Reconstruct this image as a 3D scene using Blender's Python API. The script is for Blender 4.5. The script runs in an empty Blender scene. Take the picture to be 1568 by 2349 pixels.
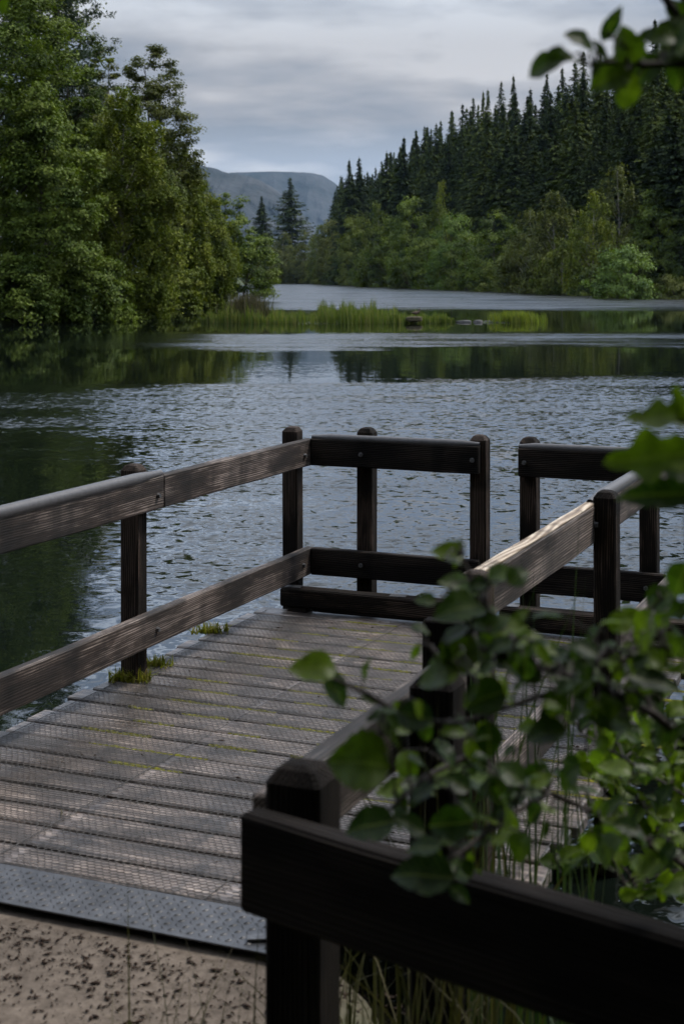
import bpy, bmesh, math, random
import numpy as np
from mathutils import Vector, Matrix, Euler

R = math.radians
rnd = random.Random(7)
S = bpy.context.scene
COL = S.collection

# ------------------------------------------------------------------ camera
CAM_Z, F, VH = 1.85, 3400.0, 635.0        # eye above the deck, focal length and horizon in units of a 1568 x 2349 frame
cd = bpy.data.cameras.new('camera')
cd.sensor_fit = 'VERTICAL'; cd.sensor_height = 36.0; cd.sensor_width = 24.0
cd.lens = F / 2349 * 36
cd.shift_y = -(1174.5 - VH) / 2349
cd.clip_start = 0.05; cd.clip_end = 30000
cd.dof.use_dof = True; cd.dof.focus_distance = 9.5; cd.dof.aperture_fstop = 5.4
cam = bpy.data.objects.new('camera', cd)
cam.location = (0, 0, CAM_Z); cam.rotation_euler = (R(90), 0, 0)
COL.objects.link(cam); S.camera = cam

# ------------------------------------------------------------------ world, sun, exposure
SUN_EL, SUN_AZ = R(56), R(66)             # azimuth measured from straight ahead (+y) to the right (+x)
w = bpy.data.worlds.new('World'); S.world = w; w.use_nodes = True
nt = w.node_tree; nt.nodes.clear()
def N(t, typ, **kw):
    n = t.nodes.new(typ)
    for k, v in kw.items():
        if k.startswith('i_'):
            n.inputs[k[2:].replace('_', ' ')].default_value = v
        else:
            setattr(n, k, v)
    return n
def ramp(t, pts, interp='LINEAR'):
    n = t.nodes.new('ShaderNodeValToRGB'); cr = n.color_ramp; cr.interpolation = interp
    while len(cr.elements) < len(pts): cr.elements.new(0.5)
    for e, (p, c) in zip(cr.elements, pts):
        e.position = p; e.color = (c, c, c, 1) if isinstance(c, (int, float)) else (*c, 1)
    return n
def math_n(t, op, a=None, b=None, clamp=False):
    n = t.nodes.new('ShaderNodeMath'); n.operation = op; n.use_clamp = clamp
    for i, x in enumerate((a, b)):
        if x is None: continue
        if isinstance(x, (int, float)): n.inputs[i].default_value = x
        else: t.links.new(x, n.inputs[i])
    return n.outputs[0]
def mixc(t, fac, a, b, mode='MIX'):
    n = t.nodes.new('ShaderNodeMix'); n.data_type = 'RGBA'; n.blend_type = mode
    for sock, x in ((n.inputs[0], fac), (n.inputs[6], a), (n.inputs[7], b)):
        if isinstance(x, (int, float)): sock.default_value = x
        elif isinstance(x, tuple): sock.default_value = (*x, 1)
        else: t.links.new(x, sock)
    return n.outputs[2]
L = nt.links.new
out = N(nt, 'ShaderNodeOutputWorld'); bg = N(nt, 'ShaderNodeBackground')
sky = N(nt, 'ShaderNodeTexSky', sky_type='NISHITA', sun_disc=False, sun_elevation=SUN_EL, sun_rotation=SUN_AZ)
sky_s = mixc(nt, 1.0, sky.outputs[0], (0.055, 0.055, 0.055), 'MULTIPLY')
tc = N(nt, 'ShaderNodeTexCoord'); sx = N(nt, 'ShaderNodeSeparateXYZ'); L(tc.outputs['Generated'], sx.inputs[0])
zz = math_n(nt, 'ADD', math_n(nt, 'MAXIMUM', sx.outputs[2], 0.0), 0.17)
px = math_n(nt, 'DIVIDE', sx.outputs[0], zz); py = math_n(nt, 'DIVIDE', sx.outputs[1], zz)
cb = N(nt, 'ShaderNodeCombineXYZ'); L(px, cb.inputs[0]); L(py, cb.inputs[1])
mp = N(nt, 'ShaderNodeMapping'); mp.inputs['Scale'].default_value = (1.0, 1.35, 1); mp.inputs['Location'].default_value = (0.4, 1.1, 0); L(cb.outputs[0], mp.inputs[0])
mp2 = N(nt, 'ShaderNodeMapping'); mp2.inputs['Scale'].default_value = (1.0, 1.0, 3.4); mp2.inputs['Location'].default_value = (5.1, 7.9, 0.0); L(tc.outputs['Generated'], mp2.inputs[0])
n1 = N(nt, 'ShaderNodeTexNoise', i_Scale=4.6, i_Detail=7.0, i_Roughness=0.5, i_Distortion=0.3); L(mp2.outputs[0], n1.inputs[0])
n2 = N(nt, 'ShaderNodeTexNoise', i_Scale=1.9, i_Detail=4.0, i_Roughness=0.5); L(mp.outputs[0], n2.inputs[0])
cl = math_n(nt, 'ADD', math_n(nt, 'MULTIPLY', n1.outputs[0], 0.62), math_n(nt, 'MULTIPLY', n2.outputs[0], 0.38))
crm = ramp(nt, [(0.415, (0.56, 0.62, 0.72)), (0.465, (0.76, 0.79, 0.86)), (0.52, (1.0, 0.99, 1.01)), (0.59, (1.42, 1.38, 1.36))])
L(cl, crm.inputs[0])
# the cloud deck seen from below: brighter overhead, a pale break low down along the horizon
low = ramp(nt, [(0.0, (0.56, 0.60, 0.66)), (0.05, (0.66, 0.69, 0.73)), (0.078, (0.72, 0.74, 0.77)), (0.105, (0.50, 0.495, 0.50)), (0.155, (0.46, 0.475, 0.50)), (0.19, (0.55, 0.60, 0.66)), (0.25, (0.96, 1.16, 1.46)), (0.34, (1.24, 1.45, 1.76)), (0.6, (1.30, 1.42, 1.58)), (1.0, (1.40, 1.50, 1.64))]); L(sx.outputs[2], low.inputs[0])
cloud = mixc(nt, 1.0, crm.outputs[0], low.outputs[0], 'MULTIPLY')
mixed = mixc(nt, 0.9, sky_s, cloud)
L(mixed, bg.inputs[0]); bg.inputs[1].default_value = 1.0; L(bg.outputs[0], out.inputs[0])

sd = bpy.data.lights.new('sun', 'SUN'); sd.energy = 4.2; sd.angle = R(12); sd.color = (1.0, 0.95, 0.88)
sun = bpy.data.objects.new('sun', sd); COL.objects.link(sun)
_dir = Vector((math.sin(SUN_AZ) * math.cos(SUN_EL), math.cos(SUN_AZ) * math.cos(SUN_EL), math.sin(SUN_EL)))
sun.rotation_euler = _dir.to_track_quat('Z', 'Y').to_euler(); sun.location = (20, 10, 40)

S.view_settings.view_transform = 'Standard'; S.view_settings.look = 'None'
S.view_settings.exposure = 0.0; S.view_settings.gamma = 1.0; S.view_settings.use_curve_mapping = False
S.render.engine = 'CYCLES'
S.cycles.use_denoising = True
S.cycles.use_adaptive_sampling = True; S.cycles.adaptive_threshold = 0.025; S.cycles.adaptive_min_samples = 16
S.cycles.max_bounces = 5; S.cycles.diffuse_bounces = 2; S.cycles.glossy_bounces = 3
S.cycles.transmission_bounces = 3; S.cycles.transparent_max_bounces = 4; S.cycles.volume_bounces = 0
S.cycles.sample_clamp_indirect = 4.0
S.cycles.caustics_reflective = False; S.cycles.caustics_refractive = False

# ------------------------------------------------------------------ helpers
WATER_Z = -0.55
def upx(u, v, d):                          # a spot of the frame at a depth, as a point of the place
    return Vector(((u - 784) / F * d, d, CAM_Z - (v - VH) / F * d))
def ux(u, d): return (u - 784) / F * d
def hz(v, d): return CAM_Z - (v - VH) / F * d

def mesh_np(name, V, Q, tint=None, smooth=False):
    """numpy vertices and equal-sided faces -> mesh"""
    V = np.asarray(V, np.float32); Q = np.asarray(Q, np.int32); k = Q.shape[1]
    me = bpy.data.meshes.new(name)
    me.vertices.add(len(V)); me.vertices.foreach_set('co', V.ravel())
    me.loops.add(Q.size); me.loops.foreach_set('vertex_index', Q.ravel())
    me.polygons.add(len(Q)); me.polygons.foreach_set('loop_start', np.arange(0, Q.size, k, dtype=np.int32))
    try: me.polygons.foreach_set('loop_total', np.full(len(Q), k, np.int32))
    except Exception: pass
    if tint is not None:
        at = me.attributes.new('tint', 'FLOAT', 'POINT'); at.data.foreach_set('value', np.asarray(tint, np.float32))
    if smooth: me.polygons.foreach_set('use_smooth', np.ones(len(Q), bool))
    me.update(calc_edges=True)
    return me
def obj(name, me, mat=None, parent=None, loc=None, rot=None, scale=None):
    o = bpy.data.objects.new(name, me)
    if mat is not None and me is not None and not me.materials: me.materials.append(mat)
    if parent: o.parent = parent
    if loc is not None: o.location = loc
    if rot is not None: o.rotation_euler = rot
    if scale is not None: o.scale = scale if hasattr(scale, '__len__') else (scale,) * 3
    COL.objects.link(o); return o
def tag(o, label=None, cat=None, group=None, kind=None):
    if label: o['label'] = label
    if cat: o['category'] = cat
    if group: o['group'] = group
    if kind: o['kind'] = kind
    return o
def empty(name, loc=(0, 0, 0), rot=(0, 0, 0)):
    o = bpy.data.objects.new(name, None); o.location = loc; o.rotation_euler = rot
    o.empty_display_size = 0.2; COL.objects.link(o); return o
def bm_mesh(bm, name, smooth=False):
    me = bpy.data.meshes.new(name); bm.to_mesh(me); bm.free()
    if smooth:
        for p in me.polygons: p.use_smooth = True
    return me
def box_bm(lx, ly, lz, bev=0.004, seg=1, cuts=0, wob=0.0, rg=None):
    bm = bmesh.new(); bmesh.ops.create_cube(bm, size=1)
    bmesh.ops.scale(bm, vec=(lx, ly, lz), verts=bm.verts)
    if bev: bmesh.ops.bevel(bm, geom=bm.edges[:], offset=bev, segments=seg, affect='EDGES', profile=0.6)
    if cuts:
        es = [e for e in bm.edges if abs(e.verts[0].co.x - e.verts[1].co.x) > lx * 0.5]
        bmesh.ops.subdivide_edges(bm, edges=es, cuts=cuts, use_grid_fill=True)
        if wob and rg:
            ph = [rg.uniform(0, 6.28) for _ in range(6)]
            for v in bm.verts:
                x = v.co.x
                v.co.z += wob * (math.sin(x * 3.1 + ph[0]) + 0.5 * math.sin(x * 9 + ph[1] + v.co.y * 30) + 0.35 * math.sin(x * 23 + ph[2]))
                v.co.y += wob * 0.7 * (math.sin(x * 2.3 + ph[3]) + 0.5 * math.sin(x * 11 + ph[4] + v.co.z * 20))
                v.co.z += rg.uniform(-wob, wob) * 0.35
    return bm
def tube_np(pts, rad, n=8):
    """tapered tube along points -> (verts, quads)"""
    pts = [Vector(p) for p in pts]; V = []; Q = []
    for i, p in enumerate(pts):
        t = (pts[min(i + 1, len(pts) - 1)] - pts[max(i - 1, 0)]).normalized()
        a = Vector((1, 0, 0)) if abs(t.x) < 0.9 else Vector((0, 1, 0))
        e1 = t.cross(a).normalized(); e2 = t.cross(e1)
        for k in range(n):
            an = 2 * math.pi * k / n
            V.append(p + (e1 * math.cos(an) + e2 * math.sin(an)) * rad[i])
        if i:
            for k in range(n):
                Q.append((( i - 1) * n + k, (i - 1) * n + (k + 1) % n, i * n + (k + 1) % n, i * n + k))
    return [tuple(v) for v in V], Q
def join_np(parts):
    V = []; Q = []; o = 0
    for v, q in parts:
        V.extend(v); Q.extend([tuple(i + o for i in f) for f in q]); o += len(v)
    return np.array(V, np.float32), np.array(Q, np.int32)

# ------------------------------------------------------------------ materials
def new_mat(name):
    m = bpy.data.materials.new(name); m.use_nodes = True; t = m.node_tree
    b = t.nodes['Principled BSDF']; return m, t, b
def setp(b, **kw):
    for k, v in kw.items():
        k = k.replace('_', ' ')
        if k in b.inputs: b.inputs[k].default_value = (*v, 1) if isinstance(v, tuple) and len(v) == 3 else v

def wood_mat(name, dark, mid, pale, pale_amt=0.5, grain=55.0, gloss=0.55, spec=0.35, bump=0.5, xs=1.0, rw=0.5, var=0.0, gl=0.0, stain=0.0):
    """weathered sawn softwood; length of the piece runs along its own X"""
    m, t, b = new_mat(name); K = t.links.new
    c = N(t, 'ShaderNodeTexCoord'); oi = N(t, 'ShaderNodeObjectInfo')
    add = N(t, 'ShaderNodeVectorMath', operation='ADD'); sc = N(t, 'ShaderNodeVectorMath', operation='SCALE'); sc.inputs[3].default_value = 37.0
    cx = N(t, 'ShaderNodeCombineXYZ'); K(oi.outputs['Random'], cx.inputs[0]); K(oi.outputs['Random'], cx.inputs[1])
    K(cx.outputs[0], sc.inputs[0]); K(c.outputs['Object'], add.inputs[0]); K(sc.outputs[0], add.inputs[1])
    m1 = N(t, 'ShaderNodeMapping'); m1.inputs['Scale'].default_value = (1.3 * xs, 7, 7); K(add.outputs[0], m1.inputs[0])
    warp = N(t, 'ShaderNodeTexNoise', i_Scale=1.0, i_Detail=2.5, i_Roughness=0.4); K(m1.outputs[0], warp.inputs[0])
    sp = N(t, 'ShaderNodeSeparateXYZ'); K(c.outputs['Object'], sp.inputs[0])
    yz = math_n(t, 'ADD', sp.outputs[2], math_n(t, 'MULTIPLY', sp.outputs[1], 0.8))
    ph = math_n(t, 'ADD', math_n(t, 'MULTIPLY', yz, grain * 6.283), math_n(t, 'MULTIPLY', warp.outputs[0], 36.0))
    ring = math_n(t, 'MULTIPLY_ADD', math_n(t, 'SINE', ph), 0.5); ring.node.inputs[2].default_value = 0.5
    # fine fibres along the length
    m2 = N(t, 'ShaderNodeMapping'); m2.inputs['Scale'].default_value = (6 * xs, 210, 210); K(add.outputs[0], m2.inputs[0])
    fib = N(t, 'ShaderNodeTexNoise', i_Scale=1.0, i_Detail=3.0, i_Roughness=0.6); K(m2.outputs[0], fib.inputs[0])
    # bleached and stained areas
    m3 = N(t, 'ShaderNodeMapping'); m3.inputs['Scale'].default_value = (2.6 * xs, 7, 7); K(add.outputs[0], m3.inputs[0])
    big = N(t, 'ShaderNodeTexNoise', i_Scale=1.0, i_Detail=4.0, i_Roughness=0.6); K(m3.outputs[0], big.inputs[0])
    bl = ramp(t, [(0.5 - 0.22 * pale_amt, 0.0), (0.72 - 0.16 * pale_amt, 1.0)]); K(big.outputs[0], bl.inputs[0])
    gr = math_n(t, 'ADD', math_n(t, 'MULTIPLY', ring, rw), math_n(t, 'MULTIPLY', fib.outputs[0], 1.05 - rw * 0.75))
    gr = math_n(t, 'MULTIPLY', gr, math_n(t, 'MULTIPLY_ADD', bl.outputs[0], 0.9, True)); gr.node.inputs[1].default_value
    r1 = ramp(t, [(0.22, dark), (0.52, mid), (0.88, pale)]); K(gr, r1.inputs[0])
    # dark drips and knots
    m4 = N(t, 'ShaderNodeMapping'); m4.inputs['Scale'].default_value = (9 * xs, 2.2, 2.2); K(add.outputs[0], m4.inputs[0])
    st = N(t, 'ShaderNodeTexNoise', i_Scale=1.0, i_Detail=2.0); K(m4.outputs[0], st.inputs[0])
    sr = ramp(t, [(0.56, 1.0), (0.68, 0.38)]); K(st.outputs[0], sr.inputs[0])
    col = mixc(t, 1.0, r1.outputs[0], sr.outputs[0], 'MULTIPLY')
    if stain:
        gp = N(t, 'ShaderNodeNewGeometry'); sn = N(t, 'ShaderNodeTexNoise', i_Scale=2.2, i_Detail=5.0, i_Roughness=0.6); K(gp.outputs['Position'], sn.inputs[0])
        sr2 = ramp(t, [(0.36, 1 - stain), (0.52, 0.85), (0.64, 1.25)]); K(sn.outputs[0], sr2.inputs[0]); col = mixc(t, 1.0, col, sr2.outputs[0], 'MULTIPLY')
    if var:
        vr = ramp(t, [(0.0, 1 - var), (1.0, 1 + var)]); K(oi.outputs['Random'], vr.inputs[0]); col = mixc(t, 1.0, col, vr.outputs[0], 'MULTIPLY')
    K(col, b.inputs['Base Color'])
    rr = ramp(t, [(0.3, gloss + 0.2), (0.75, gloss - 0.08 - gl)]); K(big.outputs[0], rr.inputs[0]); K(rr.outputs[0], b.inputs['Roughness'])
    setp(b, Specular_IOR_Level=spec)
    bp = N(t, 'ShaderNodeBump', i_Strength=bump, i_Distance=0.006)
    K(math_n(t, 'ADD', math_n(t, 'MULTIPLY', ring, 0.5), fib.outputs[0]), bp.inputs['Height']); K(bp.outputs[0], b.inputs['Normal'])
    return m
def plain_mat(name, c1, c2, scale=20.0, rough=0.6, metal=0.0, spec=0.5, bump=0.0, detail=4.0, bdist=0.01):
    m, t, b = new_mat(name); K = t.links.new
    c = N(t, 'ShaderNodeTexCoord'); n = N(t, 'ShaderNodeTexNoise', i_Scale=scale, i_Detail=detail, i_Roughness=0.6); K(c.outputs['Object'], n.inputs[0])
    r = ramp(t, [(0.35, c1), (0.65, c2)]); K(n.outputs[0], r.inputs[0]); K(r.outputs[0], b.inputs['Base Color'])
    setp(b, Roughness=rough, Metallic=metal, Specular_IOR_Level=spec)
    if bump:
        bp = N(t, 'ShaderNodeBump', i_Strength=bump, i_Distance=bdist); K(n.outputs[0], bp.inputs['Height']); K(bp.outputs[0], b.inputs['Normal'])
    return m
def leaf_mat(name, c_a, c_b, c_c, trans=0.2, rough=0.6, spec=0.1, objvar=0.0, veins=False):
    """leaves: three greens picked by the clump's tint, light shining through"""
    m, t, b = new_mat(name); K = t.links.new
    at = N(t, 'ShaderNodeAttribute', attribute_name='tint')
    fac = at.outputs['Fac']
    if objvar:
        oi = N(t, 'ShaderNodeObjectInfo')
        fac = math_n(t, 'ADD', fac, math_n(t, 'MULTIPLY', math_n(t, 'SUBTRACT', oi.outputs['Random'], 0.5), objvar))
    r = ramp(t, [(0.08, c_a), (0.5, c_b), (0.92, c_c)]); K(fac, r.inputs[0])
    if veins:                                # midrib, side veins and blotches on the leaf's own length
        c = N(t, 'ShaderNodeTexCoord'); sp = N(t, 'ShaderNodeSeparateXYZ'); K(c.outputs['Object'], sp.inputs[0])
        ay = math_n(t, 'ABSOLUTE', sp.outputs[1])
        rib = ramp(t, [(0.010, 1.0), (0.022, 0.0)]); K(ay, rib.inputs[0])
        ph = math_n(t, 'MULTIPLY', math_n(t, 'SUBTRACT', sp.outputs[0], math_n(t, 'MULTIPLY', ay, 0.75)), 52.0)
        vn = ramp(t, [(0.90, 0.0), (0.985, 1.0)]); K(math_n(t, 'SINE', ph), vn.inputs[0])
        nz = N(t, 'ShaderNodeTexNoise', i_Scale=5.0, i_Detail=3.0); K(c.outputs['Object'], nz.inputs[0])
        bl = ramp(t, [(0.35, 0.72), (0.62, 1.12)]); K(nz.outputs[0], bl.inputs[0])
        c2 = mixc(t, 1.0, r.outputs[0], bl.outputs[0], 'MULTIPLY')
        c3 = mixc(t, math_n(t, 'MULTIPLY', math_n(t, 'MAXIMUM', rib.outputs[0], math_n(t, 'MULTIPLY', vn.outputs[0], 0.6)), 0.55), c2, (0.16, 0.20, 0.05))
        r = c3.node; r_out = c3
    else: r_out = r.outputs[0]
    K(r_out, b.inputs['Base Color']); setp(b, Roughness=rough, Specular_IOR_Level=spec)
    tr = N(t, 'ShaderNodeBsdfTranslucent'); K(mixc(t, 1.0, r_out, (1.5, 1.7, 0.5), 'MULTIPLY'), tr.inputs[0])
    ms = N(t, 'ShaderNodeMixShader'); ms.inputs[0].default_value = trans
    K(b.outputs[0], ms.inputs[1]); K(tr.outputs[0], ms.inputs[2]); K(ms.outputs[0], t.nodes['Material Output'].inputs[0])
    return m

M = {}
M['rail'] = wood_mat('weathered_rail_wood', (0.008, 0.0055, 0.004), (0.042, 0.029, 0.023), (0.38, 0.31, 0.27), 0.5, 105, 0.6, bump=0.25, xs=0.6, rw=0.26, stain=0.6)
M['rail_dark'] = wood_mat('dark_shaded_wood', (0.004, 0.003, 0.0025), (0.011, 0.008, 0.006), (0.03, 0.022, 0.017), 0.35, 95, 0.75, 0.15, xs=0.7, rw=0.35)  # shade on the timber facing the viewpoint is put into this colour
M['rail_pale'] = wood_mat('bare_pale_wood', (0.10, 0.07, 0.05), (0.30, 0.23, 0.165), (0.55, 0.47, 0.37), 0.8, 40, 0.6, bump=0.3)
M['post'] = wood_mat('post_wood', (0.004, 0.003, 0.002), (0.015, 0.010, 0.007), (0.10, 0.07, 0.054), 0.25, 95, 0.75, 0.15, xs=0.7, rw=0.35)
M['deck'] = wood_mat('wet_deck_wood', (0.016, 0.012, 0.010), (0.100, 0.074, 0.059), (0.50, 0.41, 0.35), 0.62, 40, 0.38, 0.8, 0.3, rw=0.16, var=0.28, gl=0.14, stain=0.62)
M['fence'] = wood_mat('shaded_fence_wood', (0.003, 0.0025, 0.002), (0.008, 0.006, 0.005), (0.022, 0.017, 0.013), 0.3, 90, 0.8, 0.1, xs=0.7, rw=0.3)  # near-black: the shade on the near fence is part of the colour
M['tube'] = plain_mat('grey_rail_tube', (0.055, 0.053, 0.056), (0.075, 0.072, 0.075), 40, 0.5, 0.0, 0.5)
M['galv'] = plain_mat('galvanised_steel', (0.07, 0.07, 0.072), (0.14, 0.14, 0.145), 60, 0.5, 0.6, 0.5)
M['wire'] = plain_mat('wire_steel', (0.03, 0.027, 0.025), (0.07, 0.064, 0.06), 30, 0.6, 0.0, 0.3)
M['plate'] = plain_mat('tread_plate_steel', (0.04, 0.04, 0.042), (0.09, 0.09, 0.094), 9, 0.42, 0.5, 0.5, 0.15)
M['moss'] = plain_mat('moss', (0.085, 0.088, 0.014), (0.17, 0.165, 0.022), 90, 0.9, 0, 0.1, 0.8)
M['litter'] = plain_mat('leaf_litter', (0.012, 0.008, 0.006), (0.05, 0.03, 0.02), 300, 0.9, 0, 0.2)
M['bark'] = plain_mat('bark', (0.025, 0.02, 0.016), (0.07, 0.058, 0.048), 3, 0.85, 0, 0.2, 0.6, 6, 0.05)
M['birch_bark'] = plain_mat('birch_bark', (0.07, 0.06, 0.055), (0.30, 0.28, 0.26), 2.2, 0.7, 0, 0.3, 0.3)
M['conifer_bark'] = plain_mat('conifer_bark', (0.02, 0.016, 0.014), (0.045, 0.035, 0.03), 3, 0.9, 0, 0.2)
M['twig'] = plain_mat('twig_bark', (0.012, 0.009, 0.007), (0.035, 0.026, 0.02), 30, 0.75, 0, 0.3)
M['stone'] = plain_mat('stone', (0.05, 0.05, 0.05), (0.13, 0.125, 0.12), 8, 0.85, 0, 0.3, 0.5)
M['leaf_alder'] = leaf_mat('alder_leaves', (0.030, 0.050, 0.008), (0.066, 0.096, 0.014), (0.125, 0.16, 0.030))
M['leaf_birch'] = leaf_mat('birch_leaves', (0.045, 0.064, 0.010), (0.088, 0.112, 0.014), (0.145, 0.16, 0.022))
M['leaf_olive'] = leaf_mat('olive_leaves', (0.042, 0.052, 0.015), (0.072, 0.084, 0.022), (0.105, 0.115, 0.032))
M['leaf_mixed'] = leaf_mat('woodland_leaves', (0.026, 0.042, 0.009), (0.058, 0.082, 0.014), (0.115, 0.135, 0.028), objvar=0.9)
M['leaf_bright'] = leaf_mat('bright_shrub_leaves', (0.05, 0.085, 0.02), (0.09, 0.14, 0.03), (0.13, 0.18, 0.045))
M['needle'] = leaf_mat('spruce_needles', (0.013, 0.023, 0.009), (0.026, 0.041, 0.012), (0.062, 0.080, 0.018), 0.12, 0.7, 0.06, objvar=0.8)
M['pine_needle'] = leaf_mat('pine_needles', (0.016, 0.030, 0.016), (0.026, 0.044, 0.022), (0.04, 0.062, 0.03), 0.12, 0.6, 0.2)
M['shrub_leaf'] = leaf_mat('near_leaves', (0.013, 0.032, 0.006), (0.032, 0.062, 0.008), (0.085, 0.130, 0.010), 0.5, 0.45, 0.25, veins=True)
M['reed'] = leaf_mat('reed_blades', (0.052, 0.080, 0.016), (0.095, 0.128, 0.028), (0.19, 0.18, 0.07), 0.25, 0.7, 0.1)
M['reed_bright'] = leaf_mat('bright_grass_blades', (0.09, 0.12, 0.02), (0.13, 0.16, 0.03), (0.19, 0.20, 0.05), 0.3, 0.7, 0.1)
M['tuft'] = leaf_mat('tuft_blades', (0.10, 0.115, 0.015), (0.17, 0.17, 0.025), (0.22, 0.17, 0.06), 0.3, 0.6, 0.2)
M['dry_grass'] = leaf_mat('dry_stems', (0.03, 0.03, 0.016), (0.06, 0.055, 0.03), (0.12, 0.10, 0.06), 0.2, 0.7, 0.2)
M['rush'] = leaf_mat('rush_stems', (0.012, 0.026, 0.009), (0.022, 0.042, 0.014), (0.045, 0.062, 0.025), 0.2, 0.5, 0.3)

def ground_mat():
    m, t, b = new_mat('ground_soil_grass'); K = t.links.new
    g = N(t, 'ShaderNodeNewGeometry'); at = N(t, 'ShaderNodeAttribute', attribute_name='tint')
    n1 = N(t, 'ShaderNodeTexNoise', i_Scale=0.35, i_Detail=6.0, i_Roughness=0.65); K(g.outputs['Position'], n1.inputs[0])
    n2 = N(t, 'ShaderNodeTexNoise', i_Scale=26.0, i_Detail=5.0, i_Roughness=0.65); K(g.outputs['Position'], n2.inputs[0])
    n3 = N(t, 'ShaderNodeTexNoise', i_Scale=3.0, i_Detail=3.0, i_Roughness=0.6); K(g.outputs['Position'], n3.inputs[0])
    veg = ramp(t, [(0.35, (0.022, 0.030, 0.012)), (0.6, (0.045, 0.06, 0.020)), (0.8, (0.06, 0.06, 0.03))]); K(n1.outputs[0], veg.inputs[0])
    sand = ramp(t, [(0.30, (0.070, 0.055, 0.043)), (0.5, (0.115, 0.092, 0.073)), (0.7, (0.155, 0.126, 0.102))]); K(n2.outputs[0], sand.inputs[0])
    patch = ramp(t, [(0.32, 0.72), (0.62, 1.0)]); K(n3.outputs[0], patch.inputs[0])
    sand2 = mixc(t, 1.0, sand.outputs[0], patch.outputs[0], 'MULTIPLY')
    col = mixc(t, at.outputs['Fac'], veg.outputs[0], sand2); K(col, b.inputs['Base Color'])
    setp(b, Roughness=0.9, Specular_IOR_Level=0.2)
    bp = N(t, 'ShaderNodeBump', i_Strength=0.5, i_Distance=0.01); K(n2.outputs[0], bp.inputs['Height']); K(bp.outputs[0], b.inputs['Normal'])
    return m
M['ground'] = ground_mat()

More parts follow.
